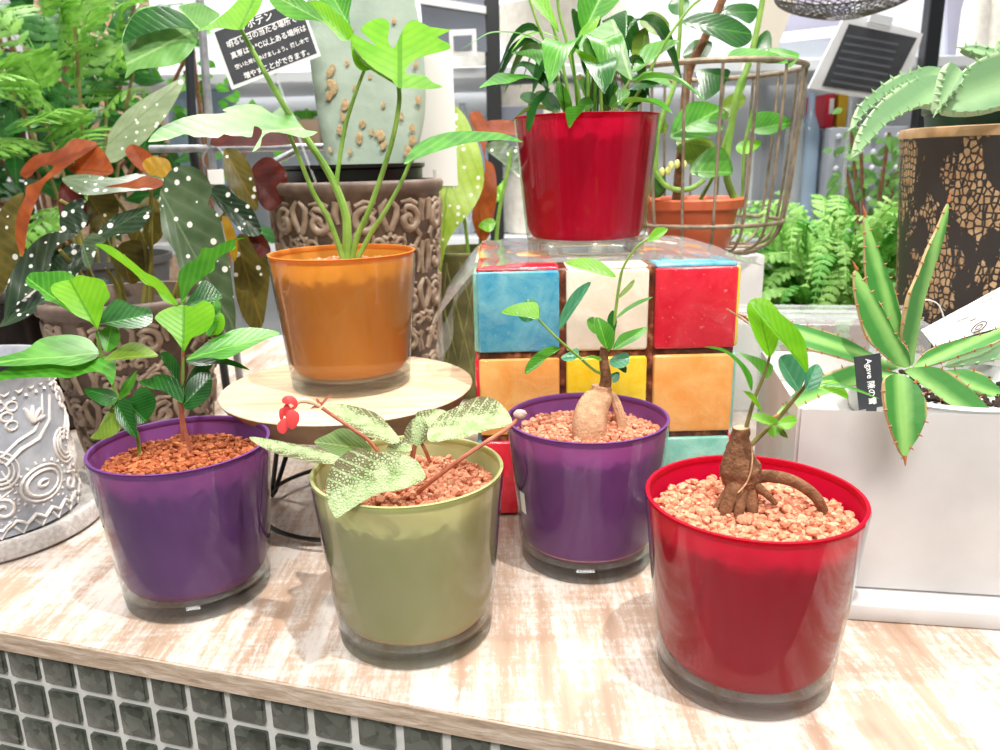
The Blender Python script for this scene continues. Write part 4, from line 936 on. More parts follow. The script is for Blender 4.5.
# lattice pot with light begonia
LP = (-0.048, 1.09)
lb = thing('potted_light_begonia', 'white-dotted lime begonia in an olive lattice pot left of the tiled cube', 'potted plant', (LP[0], LP[1], 0))
def rfl(z): return .052 + .010 * z / .2
g = G().lathe([(.05, 0), (.052, .002), (.062, .196), (.065, .198), (.065, .202), (.060, .202), (.058, .17), (.001, .17)], (LP[0], LP[1], 0), 64, cap0=True); paths = []
for k in range(20):
    for s in (1, -1): paths.append((2 * pi * k / 20, [(s * u * .22, .01 + u) for u in [i * .0075 for i in range(25)]], .0016))
carve(g, LP[0], LP[1], rfl, paths, .002); g.build('lattice_pot', noisy('olive_glaze', '#6f7243', '#93935c', 40, 0.4), lb, smooth=60)
G().lathe([(.058, 0), (.001, .004)], (LP[0], LP[1], .172), 30, cap0=True).build('soil', M_soil, lb)
for pts, m_, dy, lay in (
 ([(452,105),(462,112),(470,125),(480,150),(484,180),(478,200),(468,215),(455,230),(445,250),(438,284),(430,262),(434,240),(430,215),(428,185),(432,160),(445,140),(455,130)], L_beg_l, -.06, .2),
 ([(469,117),(478,111),(486,122),(487,140),(485,158),(494,166),(497,190),(495,210),(489,236),(480,240),(472,218),(476,200),(485,170),(481,145)], L_beg_o, .0, .2),
 ([(478,126),(492,120),(518,122),(522,134),(505,134),(488,132)], L_beg_o, .02, .5),
 ([(485,148),(497,140),(510,144),(520,154),(522,178),(504,164)], L_beg_g, .01, .5),
 ([(486,190),(498,186),(506,178),(503,196),(492,204)], L_lime, .0, .4),
 ([(478,226),(488,218),(496,222),(490,232)], L_lime, -.02, .4)):
    oleaf(lb, pts, 1.08 + dy, m_, lay=lay, fold=.15, wave=.06)
for p_ in ([(494,290,1.07),(498,220,1.07),(508,170,1.07),(511,150,1.07)], [(470,290,1.06),(468,250,1.04),(462,200,1.02)], [(482,290,1.08),(480,250,1.08),(484,200,1.08)]):
    stem(lb, p_, .003, .002, M_stem_g)

# ------------------------------------------------------------------ signs
def quad(g, c4, n_):
    o = len(g.v); g.v += [c + n_ for c in c4] + [c - n_ for c in c4]
    for f in ((0, 1, 2, 3), (7, 6, 5, 4), (0, 4, 5, 1), (1, 5, 6, 2), (2, 6, 7, 3), (3, 7, 4, 0)): g.f.append(tuple(o + i for i in f))
    return g
def text_on(parent, s, p, ex, ey, size, mat, name='lettering'):
    c = bpy.data.curves.new(name, 'FONT'); c.body = s; c.size = size; c.align_x = 'LEFT'; c.align_y = 'CENTER'; c.extrude = 0.0001; c.offset = size * .012; c.materials.append(mat)
    o = bpy.data.objects.new(name, c); COL.objects.link(o); ex = ex.normalized(); ez = ex.cross(ey).normalized(); ey = ez.cross(ex)
    m = Matrix((ex, ey, ez)).transposed().to_4x4(); m.translation = p - origin(parent); dg = bpy.context.evaluated_depsgraph_get(); me = bpy.data.meshes.new_from_object(o.evaluated_get(dg)); me.materials.clear(); me.materials.append(mat)
    bpy.data.objects.remove(o); o = bpy.data.objects.new(name, me); COL.objects.link(o); o.parent = parent; o.matrix_local = m; return o
sy = .90
A, B, C_, D = at(213, 30, sy), at(306, -8, sy - .005), at(321, 56, sy - .012), at(232, 90, sy - .007)
sg = thing('handwritten_sign', 'black card sign with white handwriting on a clear stick behind the philodendron', 'sign', (D.x + .05, D.y, .30))
ex = (C_ - D).normalized(); nn = ex.cross((A - D)).normalized(); ey = nn.cross(ex)
W_, H_ = (C_ - D).length, (A - D).length
if nn.y > 0: nn = -nn
def rect(o, a0, b0, a1, b1): return [o + ex * a0 + ey * b0, o + ex * a1 + ey * b0, o + ex * a1 + ey * b1, o + ex * a0 + ey * b1]
quad(G(), rect(D, 0, 0, W_, H_), nn * .0004).build('laminated_border', simple('milky_laminate', '#dfe2e2', .25), sg, smooth=False)
quad(G(), rect(D + nn * .0006, .004, .004, W_ - .003, H_ - .003), nn * .0002).build('card', M_card_b, sg, smooth=False)
for i, (s_, dx) in enumerate((("サボテン", .030), ("明るい日の当たる場所で", .012), ("真夏は０℃以上ある場所は", .012), ("空いた時にあげましょう。挿し木で", .012), ("増やすことができます。", .018))):
    text_on(sg, s_, D + nn * .0012 + ex * dx + ey * (H_ - .0085 - i * .0118), ex, ey, min(.0074, (W_ - dx - .006) / len(s_) * 1.0) if i else .010, M_white)
quad(G(), rect(D + nn * .0010, .016, H_ - .0165, W_ - .004, H_ - .0157), nn * .0001).build('underline', M_white, sg, smooth=False)
G().tube([D + ex * .05 + ey * .01 - nn * .0025, D + ex * .052 - ey * .13 - nn * .0025], .0016, 8).build('stick', M_acryl, sg)
# price card beside the cactus
pc = [at(412, 186, 1.02), at(458, 186, 1.02), at(452, 48, 1.05), at(421, 52, 1.05)]
pcd = thing('price_card', 'tall blank white card standing right of the cactus pad', 'card', (pc[0] + pc[1]) / 2 + Vector((0, 0, 0)))
quad(G(), pc, Vector((0, .0006, 0))).build('card', simple('offwhite_card', '#d6d3ce', .7), pcd, smooth=False)
G().tube([(pc[0] + pc[1]) / 2 + Vector((0, .002, .02)), (pc[0] + pc[1]) / 2 + Vector((0, .002, -.27))], .002, 8).build('stick', M_acryl, pcd)

# ------------------------------------------------------------------ wire frame stand behind
fs = thing('metal_frame_stand', 'grey metal rod frame rising behind the begonia leaves', 'rack', (-0.365, 1.08, 0))
G().tube([(-.372, 1.08, 0), at(213, 168, 1.08), at(200, 0, 1.08), at(197, -40, 1.08)], .0052, 12).build('post', M_greymetal, fs)
G().tube([at(150, 149, 1.08), at(324, 147, 1.08)], .0050, 12).build('rail', M_greymetal, fs)
G().tube(smooth_path([at(298, 150, 1.07), at(268, 166, 1.06), at(248, 185, 1.05), at(236, 204, 1.05)], 5), .0045, 10).build('brace', M_greymetal, fs)
G().tube([at(189, 40, 1.10), at(193, 150, 1.10), (-.40, 1.10, 0)], .0060, 10).build('post', simple('dark_metal', '#33363a', .4, Metallic=.5), fs)
tg = thing('hanging_price_tag', 'small blank white tag on a wire loop hung from the metal frame', 'tag', at(213, 184, 1.07))
G().tube(smooth_path([at(208, 171, 1.065), at(203, 160, 1.065), at(207, 150, 1.07), at(214, 146, 1.072), at(222, 152, 1.07), at(224, 162, 1.065), at(219, 170, 1.065)], 4), .0008, 6).build('loop', M_greymetal, tg)
G().box(at(216, 177, 1.064), (.021, .0012, .019), 0, .0004, 1).build('tag', M_paper, tg)

# ------------------------------------------------------------------ agave in the white planter
PA = math.radians(-10); pe = Vector((cos(PA), sin(PA), 0)); pn = Vector((-sin(PA), cos(PA), 0)); PO = Vector((0.205, 0.512, 0))
def pb(a, b_, z): return PO + pe * a + pn * b_ + Vector((0, 0, z))
ag = thing('potted_agave', 'toothed green agave in a white rectangular planter right of the front red pot', 'potted plant', pb(.12, .085, 0))
PWd, PD, PHt = .25, .172, .150
G().box(pb(PWd / 2 - .0, PD / 2 - .004, .0065), (PWd + .032, PD + .036, .013), PA, .003, 2).build('base_tray', M_white_cer, ag, smooth=30)
g = G()
bm = bmesh.new(); bmesh.ops.create_cube(bm, size=1)
for v in bm.verts: v.co = Vector((v.co.x * PWd, v.co.y * PD, v.co.z * (PHt - .013)))
topf = [f for f in bm.faces if f.normal.z > .9]; r = bmesh.ops.inset_individual(bm, faces=topf, thickness=.0085)
topf = [f for f in bm.faces if f.normal.z > .9 and f.calc_area() < (PWd - .012) * (PD - .012)]
for v in topf[0].verts: v.co.z -= .028
bmesh.ops.bevel(bm, geom=[e for e in bm.edges], offset=.0022, segments=2, affect='EDGES'); bm.verts.index_update()
Rz = Matrix.Rotation(PA, 3, 'Z'); c_ = pb(PWd / 2, PD / 2, .013 + (PHt - .013) / 2)
g.add([Rz @ v.co + c_ for v in bm.verts], [[v.index for v in f.verts] for f in bm.faces]); bm.free()
g.build('planter', M_white_cer, ag, smooth=30)
ic = pb(.125, .085, 0)
G().lathe([(.068, .130), (.070, .150), (.073, .152), (.070, .154), (.067, .148), (.066, .143), (.001, .145)], (ic.x, ic.y, -.006), 48).build('inner_pot', simple('grey_liner_pot', '#c9cbca', .4), ag)
g = G().lathe([(.066, .1355), (.001, .139)], (ic.x, ic.y, 0), 40); rnd = random.Random(9)
for i in range(500):
    a = rnd.uniform(0, 6.28); r_ = .064 * math.sqrt(rnd.random()); g.blob((ic.x + r_ * cos(a), ic.y + r_ * sin(a), .139), rnd.uniform(.0015, .003), 1, .2, (1, 1, .7), None, rnd)
g.build('soil', M_soil, ag, smooth=70, kind='stuff')
def agleaf(parent, pts, Y, lay, side, base, tip, mat=None, thick=.0022, teeth=14, tl=.0022, fold=.3):
    o = oleaf(parent, pts, Y, mat or M_agave, lay=lay, side=side, base=base, tip=tip, fold=fold, curl=.1, thick=thick)
    q = closed_path([(a, b, 0) for a, b in pts], 4); acc = 0; g = G(); cx = sum(p.x for p in q) / len(q); cy = sum(p.y for p in q) / len(q)
    xs = [p[0] for p in pts]; ys = [p[1] for p in pts]; mx, my = (min(xs) + max(xs)) / 2, (min(ys) + max(ys)) / 2; m = Y / FPX
    bs = Vector(base); ax = (Vector(tip) - bs); Ln = ax.length; ax.normalize(); nx = Vector((-ax.y, ax.x)); hw = max(abs((Vector((p.x, p.y)) - bs).dot(nx)) for p in q)
    for i in range(len(q)):
        a, b_ = q[i - 1], q[i]; acc += (b_ - a).length
        d = Vector((b_.x, b_.y)) - bs
        if acc > teeth and d.dot(ax) > Ln * .1:
            acc = 0; e = (b_ - a).normalized(); nr = Vector((e.y, -e.x, 0)); s_ = 1 if d.dot(nx) * nr.xy.dot(nx) > 0 else -1
            u = d.dot(nx) / hw; v = d.dot(ax) / Ln; dd = Y + m * (lay * (my - b_.y) + side * (b_.x - mx)) - fold * abs(u) * hw * m + .1 * (v - .5) ** 2 * Ln * m
            p = at(b_.x, b_.y, dd); tp_ = at(b_.x + nr.x * s_ * tl / m - ax.x * 0, b_.y + nr.y * s_ * tl / m, dd)
            g.tube([p - (tp_ - p) * .3, tp_], [.0008 if mat is None else .0019, .0002], 6)
    tpv = o and at(tip[0], tip[1], Y + m * (lay * (my - tip[1]) + side * (tip[0] - mx)) + .025 * Ln * m)
    ax3 = at(tip[0] + ax.x * 8, tip[1] + ax.y * 8, Y + m * (lay * (my - tip[1] - ax.y * 8) + side * (tip[0] + ax.x * 8 - mx)) + .025 * Ln * m)
    g.tube([tpv.lerp(ax3, -.3), tpv, ax3], [.0012, .0012, .0003], 6)
    if g.v: g.build('thorns', M_thorn if mat is None else M_aloe, o)
    return o
y = ic.y - .004
for pts, dy, lay, sd, b_, tp_, kw in (
 ([(905,364),(890,362),(870,352),(845,338),(815,328),(785,322),(762,320),(744,316),(770,332),(800,346),(830,354),(865,364),(890,370)], .035, .8, .15, (900,366), (744,316), {}),
 ([(882,368),(855,365),(830,372),(805,384),(788,400),(776,416),(800,406),(825,394),(850,386),(878,380)], -.01, 1.0, 0, (882,374), (776,416), {}),
 ([(902,352),(892,340),(880,325),(870,300),(866,270),(865,240),(865,216),(873,236),(882,258),(893,284),(899,304),(903,324),(906,345)], .020, .1, 0, (905,358), (865,213), {}),
 ([(912,366),(905,346),(903,330),(908,300),(918,276),(928,250),(938,228),(948,203),(948,220),(942,246),(934,270),(926,296),(920,325),(916,350)], -.004, .05, .1, (913,364), (949,200), dict(fold=.8)),
 ([(910,367),(896,364),(882,352),(867,337),(858,305),(855,285),(856,270),(866,284),(878,300),(888,318),(898,338),(908,350)], -.016, .1, 0, (908,366), (856,268), dict(fold=.5)),
 ([(914,368),(920,358),(932,348),(950,342),(970,337),(990,332),(1012,322),(1000,340),(980,348),(958,356),(935,364)], .020, .8, 0, (914,368), (1012,322), {}),
 ([(945,366),(960,352),(975,342),(1000,332),(1020,334),(1020,352),(1000,358),(970,364)], .040, .8, 0, (945,366), (1020,340), dict(mat=M_aloe)),
 ([(940,374),(955,369),(980,372),(1000,388),(1018,404),(1000,402),(978,392),(955,384)], -.004, .8, 0, (940,376), (1018,404), {}),
 ([(904,370),(918,367),(934,367),(950,372),(964,382),(980,398),(992,412),(1002,428),(1012,446),(996,436),(979,423),(962,412),(946,402),(930,390),(914,379)], -.040, .6, -.3, (904,371), (1012,446), {}),
 ([(886,378),(900,374),(915,382),(925,398),(928,411),(924,425),(918,438),(911,448),(905,458),(898,446),(892,430),(887,414),(884,396)], -.105, .35, 0, (900,374), (905,458), {}),
 ([(900,376),(888,370),(878,374),(868,372),(880,380),(892,384)], -.02, 1.0, 0, (900,376), (868,372), {})):
    kw = dict(kw); agleaf(ag, pts, y + dy, lay, sd, b_, tp_, **kw)
g = G().blob((ic.x, ic.y, .144), .009, 2, 0, (1, 1, 1.1)).build('crown', M_agave, ag)
lt = [at(859, 410, y - .045), at(884, 406, y - .045), at(880, 353, y - .040), at(854, 357, y - .040)]
lab = thing('plant_label', 'black label stick with white lettering pushed into the white planter', 'plant label', (lt[0] + lt[1]) / 2)
c0 = (lt[0] + lt[1]) / 2; fwdn = (lt[1] - lt[0]).cross(lt[3] - lt[0]).normalized()
if fwdn.y > 0: fwdn = -fwdn
quad(G(), lt, fwdn * .0006).build('tag', M_card_b, lab, smooth=False)
quad(G(), [lt[0].lerp(lt[1], .3) + Vector((0, 0, -.03)), lt[0].lerp(lt[1], .7) + Vector((0, 0, -.03)), lt[0].lerp(lt[1], .7), lt[0].lerp(lt[1], .3)], fwdn * .0006).build('spike', M_card_b, lab, smooth=False)
dn = (lt[0] - lt[3]).normalized()
text_on(lab, 'Agave 陳の雪', lt[3].lerp(lt[2], .50) + dn * .0025 + fwdn * .0012, dn, (lt[2] - lt[3]), .0058, M_white)
pt = [at(934, 346, y + .055), at(1003, 326, y + .055), at(1001, 287, y + .07), at(921, 330, y + .065)]
ppt = thing('paper_tag', 'white paper tag with faint print tied on behind the agave', 'tag', pt[0])
quad(G(), pt, Vector((0, .0004, 0))).build('card', M_paper, ppt, smooth=False)
G().tube(smooth_path([at(944, 318, y + .06), at(938, 304, y + .055), at(925, 300, y + .05), at(914, 306, y + .045), at(908, 330, y + .03)], 5), .0006, 6).build('string', M_paper, ppt)
M_print = simple('grey_print', '#8a8580', .8)
g = G()
for (a, b_) in (((956, 322), (968, 317)), ((970, 321), (976, 318)), ((984, 303), (992, 298))):
    g.tube([at(a[0], a[1], y + .0545 + .006), at(b_[0], b_[1], y + .0545 + .006)], .0004, 5)
g.build('print', M_print, ppt)
g = G().tube([at(979 + 7.5 * cos(a), 327 - 4 * sin(a) - 4 * cos(a), y + .0535) for a in [i * pi / 8 for i in range(16)]], .0005, 5, closed=True)
g.tube([at(979 + 3.5 * cos(a), 327 - 1.8 * sin(a) - 2 * cos(a), y + .0535) for a in [i * pi / 6 for i in range(12)]], .0004, 5, closed=True).build('stamp', simple('brown_stamp', '#5a3a34', .7), ppt)
# clear tray behind the planter
cl = thing('clear_plastic_tray', 'clear plastic tray lying between the planter and the fern', 'tray', (0.33, 0.80, 0))
tr_ = G().box((0.318, 0.765, .0825), (.185, .10, .163), PA, .006, 2); tr_.build('cover', M_acryl, cl, smooth=30)
for k in (-.03, 0, .03):
    c = Vector((.318, .765, .166)) + pn * k; G().tube([c - pe * .088, c + pe * .088], .0015, 6).build('ridge', M_acryl, cl)

# ------------------------------------------------------------------ snakeskin pot with pale agave
SP = (0.536, 0.815)
def snake_mat():
    n = N('snakeskin_relief'); oc = n.coord('Object'); mp = n.coord('Object', (1, 1, .72))
    e = n.voro(mp, 190, 'DISTANCE_TO_EDGE', .6); cell = n.ramp(e, [(.08, (0, 0, 0)), (.14, (1, 1, 1))])
    big = n.noise(n.coord('Object', (1, 1, .55)), 24, 4, .6, 1.0); mask = n.ramp(big, [(.485, (0, 0, 0)), (.5, (1, 1, 1))])
    f = n.math('MULTIPLY', cell, mask); col = n.mix(f, '#3b3431', n.ramp(n.noise(oc, 90, 3), [(.35, '#b78b60'), (.65, '#d9b88f')]))
    b = n.bsdf(col, .5); n.bump(b, f, .0018); return n.done(b)
sn = thing('potted_pale_agave', 'grey-green toothed agave in a tall snakeskin-patterned pot at the right edge', 'potted plant', (SP[0], SP[1], 0))
G().lathe([(.088, 0), (.092, .003), (.116, .326), (.118, .330)], (SP[0], SP[1], 0), 96, cap0=True).build('snakeskin_pot', snake_mat(), sn)
G().lathe([(.1175, .329), (.1185, .334), (.117, .339), (.110, .340), (.108, .335), (.106, .29), (.001, .29)], (SP[0], SP[1], 0), 96).build('rim', noisy('tan_glaze', '#c79a6e', '#dbb58a', 50, .4), sn)
G().lathe([(.085, .28), (.096, .352), (.099, .354), (.099, .364), (.095, .364), (.092, .345), (.001, .345)], (SP[0], SP[1], 0), 64).build('inner_pot', simple('dark_green_plastic', '#1d4a3c', .35), sn)
G().lathe([(.092, .350), (.001, .353)], (SP[0], SP[1], 0), 32).build('soil', M_soil, sn)
y = SP[1] - .03
for pts, dy, lay, sd, b_, tp_ in (
 ([(945,80),(930,78),(910,84),(890,92),(874,104),(862,116),(854,127),(860,106),(874,92),(892,78),(910,72),(928,66),(945,70)], .02, .8, .2, (945,75), (854,127)),
 ([(945,104),(925,104),(905,112),(888,122),(872,138),(857,154),(858,142),(864,126),(876,108),(892,92),(908,82),(925,76),(945,78)], -.03, .8, .2, (945,92), (857,154)),
 ([(937,111),(938,98),(941,84),(945,70),(950,62),(957,66),(964,74),(962,82),(952,94),(944,104)], -.08, .4, 0, (962,68), (937,111)),
 ([(940,108),(948,92),(960,76),(978,61),(1000,51),(1040,46),(1050,100),(1010,104),(985,110),(960,112)], -.06, .4, 0, (1045,70), (940,108)),
 ([(962,48),(976,45),(1000,50),(1020,62),(1000,62),(984,56)], .04, .6, 0, (1020,60), (962,48)),
 ([(1000,80),(1000,50),(1010,20),(1025,-5),(1040,20),(1040,80)], .04, .1, 0, (1020,80), (1025,-5))):
    agleaf(sn, pts, y + dy, lay, sd, b_, tp_, mat=M_aloe, thick=.007, teeth=7, tl=.0042, fold=.25)
G().blob((SP[0] - .005, SP[1] - .01, .365), .03, 2, 0, (1.6, 1, .9)).build('crown', M_aloe, sn)

# ------------------------------------------------------------------ wire basket with a vine
BK = (0.262, 1.02)
rs_ = thing('riser_block', 'white block holding up the wire basket behind the tiled cube', 'riser', (BK[0], BK[1], 0))
G().box((BK[0], BK[1], .1), (.13, .13, .2), 0, .003, 2).build('block', M_white_cer, rs_, smooth=30)
bk = thing('wire_basket', 'round weathered bronze wire basket holding the vine behind the tiled cube', 'basket', (BK[0], BK[1], .2))
def ring3(r, z, rad=.0028): return G().tube([(BK[0] + r * cos(a * pi / 32), BK[1] + r * sin(a * pi / 32), z) for a in range(64)], rad, 8, closed=True)
ring3(.115, .418, .0034).build('rim', M_bronze, bk); ring3(.101, .238, .0026).build('ring', M_bronze, bk); ring3(.070, .2035, .003).build('ring', M_bronze, bk)
for k in range(18):
    a = 2 * pi * k / 18 + .07; f = lambda r, z: (BK[0] + r * cos(a), BK[1] + r * sin(a), z)
    G().tube(smooth_path([f(.115, .418), f(.111, .34), f(.102, .245), f(.090, .215), f(.070, .2035)], 4), .0018, 6).build('wire', M_bronze, bk)
for k in range(3): a = k * pi / 3; G().tube([(BK[0] - .07 * cos(a), BK[1] - .07 * sin(a), .2035), (BK[0] + .07 * cos(a), BK[1] + .07 * sin(a), .2035)], .0022, 6).build('wire', M_bronze, bk)
VP = (0.246, 1.005)
vn = thing('potted_vine', 'large-leaved green vine in a terracotta-coloured pot inside the wire basket', 'potted plant', (VP[0], VP[1], .206))
G().lathe([(.046, 0), (.048, .002), (.057, .048), (.063, .050), (.065, .060), (.063, .062), (.059, .058), (.055, .045), (.001, .045)], (VP[0], VP[1], .206), 64, cap0=True).build('pot', M_terra, vn)
G().lathe([(.054, .046), (.001, .050)], (VP[0], VP[1], .206), 32).build('soil', M_soil, vn)
y = 1.0
for pts, m_, dy, lay in (
 ([(682,23),(692,15),(708,12),(730,16),(746,26),(752,34),(749,43),(736,48),(720,40),(700,31)], L_dark, -.02, .4),
 ([(716,12),(732,4),(752,4),(758,12),(750,24),(736,17)], L_dark, .03, .4),
 ([(727,58),(734,49),(752,48),(776,53),(788,63),(760,63),(742,62)], L_green, -.08, .8),
 ([(768,50),(780,48),(796,52),(799,57),(790,68),(786,61)], L_mid, -.07, .8),
 ([(640,20),(650,11),(662,15),(670,26),(662,36),(648,32),(641,26)], L_olive, .05, .3),
 ([(698,70),(728,69),(728,78),(720,90),(706,100),(696,96),(699,84)], L_dark, -.01, .3),
 ([(670,136),(674,120),(681,110),(692,102),(708,102),(722,108),(725,118),(716,121),(708,122),(723,126),(722,130),(712,135),(692,139),(676,140)], L_green, -.04, .4),
 ([(690,172),(696,160),(706,150),(718,146),(728,154),(733,173),(720,176),(704,178)], L_mid, -.035, .4),
 ([(676,140),(690,138),(706,138),(714,146),(702,164),(688,164),(680,152)], L_olive, -.01, .3),
 ([(750,130),(752,116),(764,111),(780,114),(793,123),(780,131),(764,135)], L_green, .03, .4),
 ([(716,110),(728,96),(740,92),(746,100),(736,112),(724,120)], L_olive, .04, .3),
 ([(750,60),(756,40),(768,30),(772,44),(766,60)], L_dark, .04, .3),
 ([(646,120),(654,112),(664,116),(668,130),(658,134),(648,130)], L_olive, .04, .3),
 ([(682,56),(694,40),(712,42),(708,56),(696,64)], L_dark, .03, .5),
 ([(668,4),(680,-4),(690,2),(684,14),(672,14)], L_dark, .02, .5),
 ([(736,146),(746,140),(762,142),(752,152),(740,154)], L_lime, .03, .5)):
    oleaf(vn, pts, y + dy, m_, lay=lay, fold=.15)
for p_, a in (([(737,205,y),(726,170,y),(734,110,y),(740,84,y),(748,66,y),(756,34,y),(764,-8,y)], .0048), ([(656,196,y),(656,144,y),(662,118,y),(674,86,y),(678,56,y),(682,0,y)], .0036), ([(742,205,y),(744,150,y),(752,110,y)], .002), ([(700,200,y),(716,170,y),(728,130,y),(746,80,y+.01)], .0025)):
    stem(vn, p_, a, a * .7, M_stem_g)
stem(vn, [(676,200,y+.01),(682,140,y+.01),(688,76,y+.01),(704,40,y+.01),(724,-4,y+.01)], .0055, .005, M_bark, 'woody_stem')
stem(vn, [(655,172,.955),(664,184,.952),(678,190,.952),(692,188,.955),(704,180,.96)], .0032, .003, M_stem_g)
G().blob(at(656, 186, .97), .013, 3, .02, (1, 1, 1.1)).build('fruit', L_dark, vn)
for px, py in ((671, 166), (677, 164), (684, 165), (662, 172), (668, 171)): G().blob(at(px, py, .955), .0042, 2, .05, (.8, .8, 1.3)).build('bud', simple('cream_bud', '#dfe08a', .5), vn)

# ------------------------------------------------------------------ fern and aralia
def frond(parent, P, ll, mat, n=26, wf=.34, droop=.2, name='frond', tilt=Vector((0, 0, 1)), lobes=True):
    P = smooth_path(P, 6); g = G(); uv = {}; N_ = len(P); seg = [0]
    for i in range(1, N_): seg.append(seg[-1] + (P[i] - P[i - 1]).length)
    g.tube(P, [.0011 * (1 - .6 * i / N_) for i in range(N_)], 5)
    for k in range(n):
        s = seg[-1] * (.12 + .87 * k / (n - 1)); j = 0
        while j < N_ - 2 and seg[j + 1] < s: j += 1
        p = P[j].lerp(P[j + 1], (s - seg[j]) / max(1e-6, seg[j + 1] - seg[j])); t = (P[j + 1] - P[j]).normalized(); sd = t.cross(tilt).normalized(); up_ = sd.cross(t)
        v = k / (n - 1); le = ll * (sin(pi * min(1, .22 + .78 * v) ** 1.0) ** .6 if v < .97 else .35)
        for q in (1, -1):
            d = (sd * q + t * .45 - up_ * droop * random.uniform(.3, 1.4)).normalized(); wv = t.cross(d).cross(d).normalized(); w = le * wf * .5; o = len(g.v)
            if wv.dot(t) < 0: wv = -wv
            st = ((0, .35), (.2, 1), (.32, .72), (.5, 1.0), (.62, .6), (.78, .72), (1, .04)) if lobes else ((0, .2), (.25, .9), (.5, 1), (.8, .55), (1, .03))
            for a, b_ in st:
                c = p + d * le * a - up_ * (a * a * le * .15)
                uv[len(g.v)] = (b_, a); g.v.append(c + wv * w * b_); uv[len(g.v)] = (0, a); g.v.append(c + up_ * w * .15); uv[len(g.v)] = (-b_, a); g.v.append(c - wv * w * b_)
            for a in range(len(st) - 1):
                b0 = o + a * 3; g.f += [(b0, b0 + 1, b0 + 4, b0 + 3), (b0 + 1, b0 + 2, b0 + 5, b0 + 4)]
    g.uv = uv; return g.build(name, mat, parent, smooth=60)
FP = Vector((0.470, 1.11, 0)); rnd = random.Random(11)
fn = thing('potted_fern', 'bright green feathery fern between the wire basket and the snakeskin pot', 'potted plant', FP)
G().lathe([(.055, 0), (.058, .003), (.070, .09), (.074, .092), (.074, .102), (.070, .102), (.066, .08), (.001, .08)], FP, 48, cap0=True).build('pot', M_terra, fn)
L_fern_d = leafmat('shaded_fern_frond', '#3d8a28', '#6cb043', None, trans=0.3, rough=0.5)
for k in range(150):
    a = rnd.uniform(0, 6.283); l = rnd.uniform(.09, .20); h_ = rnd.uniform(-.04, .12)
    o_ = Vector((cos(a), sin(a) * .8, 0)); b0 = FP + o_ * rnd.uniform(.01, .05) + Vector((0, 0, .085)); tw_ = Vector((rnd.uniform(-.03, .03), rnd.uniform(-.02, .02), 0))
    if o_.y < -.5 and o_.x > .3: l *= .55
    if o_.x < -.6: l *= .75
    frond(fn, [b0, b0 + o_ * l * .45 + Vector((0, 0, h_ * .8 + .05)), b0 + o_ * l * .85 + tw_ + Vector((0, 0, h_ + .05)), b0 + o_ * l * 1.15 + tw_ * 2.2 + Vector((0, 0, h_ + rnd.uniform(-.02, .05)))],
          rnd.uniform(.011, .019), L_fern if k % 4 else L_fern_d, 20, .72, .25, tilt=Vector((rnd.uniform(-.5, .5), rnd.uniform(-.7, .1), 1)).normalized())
AP = Vector((-0.66, 1.30, 0))
ar = thing('potted_aralia', 'bushy bright green plant with divided leaves in the upper left corner', 'potted plant', AP)
G().lathe([(.08, 0), (.085, .003), (.11, .17), (.115, .172), (.115, .182), (.11, .182), (.10, .15), (.001, .15)], AP, 48, cap0=True).build('pot', simple('charcoal_pot', '#3c3b3a', .6), ar)
for k in range(5):
    a = k * 1.3; G().tube(smooth_path([AP + Vector((.02 * cos(a), .02 * sin(a), .15)), AP + Vector((.06 * cos(a), .05 * sin(a), .34)), AP + Vector((.12 * cos(a), .08 * sin(a), .52))], 5), .0026, 8).build('stem', M_stem_b, ar)
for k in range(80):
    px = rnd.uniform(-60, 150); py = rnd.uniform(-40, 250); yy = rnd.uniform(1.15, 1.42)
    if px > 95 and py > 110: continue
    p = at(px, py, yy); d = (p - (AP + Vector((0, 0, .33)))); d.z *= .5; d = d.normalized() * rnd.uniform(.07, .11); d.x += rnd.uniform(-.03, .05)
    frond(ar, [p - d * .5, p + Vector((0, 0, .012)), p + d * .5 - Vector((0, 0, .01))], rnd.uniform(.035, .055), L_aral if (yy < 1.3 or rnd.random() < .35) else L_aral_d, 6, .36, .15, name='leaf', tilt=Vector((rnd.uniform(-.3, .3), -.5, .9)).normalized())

# ------------------------------------------------------------------ shop behind
M_post = simple('black_steel', '#1b1d20', .4)
M_shelf = simple('light_grey_steel', '#d3d7db', .35)
M_slate = simple('slate_panel', '#747a86', .6)
M_lav = simple('lavender_grey_panel', '#a3a2b4', .6)
M_ice = simple('ice_blue_panel', '#c9dcf2', .5)
M_cream = noisy('cream_pottery', '#d9d3c8', '#e8e4da', 60, .8)
sh = thing('shop_shelf', 'light grey steel shelving unit standing far behind the counter', 'shelf', (0, 2.1, -.9))
def zrow(px, py, y_): return at(px, py, y_).z
z1, z2, z3 = zrow(560, 66, 1.85), zrow(560, 234, 1.85), zrow(300, 128, 1.85)
for z_ in (z1, z2, -.45): G().box((.36, 2.0, z_ - .012), (2.48, .36, .024), 0, .002, 1).build('shelf_board', M_shelf, sh, smooth=30)
for px in (493, 928): x = at(px, 60, 1.80).x; G().box((x, 1.80, .1), (.032, .03, 2.0), 0, .002, 1).build('post', M_post, sh, smooth=30)
for px in (210, 760): x = at(px, 60, 2.2).x; G().box((x, 2.19, .1), (.03, .03, 2.0), 0, .002, 1).build('post', M_shelf, sh, smooth=30)
G().box((.36, 2.205, .25), (2.48, .012, 1.7), 0).build('back_panel', simple('pale_back_panel', '#dfe3e8', .6), sh, smooth=False)
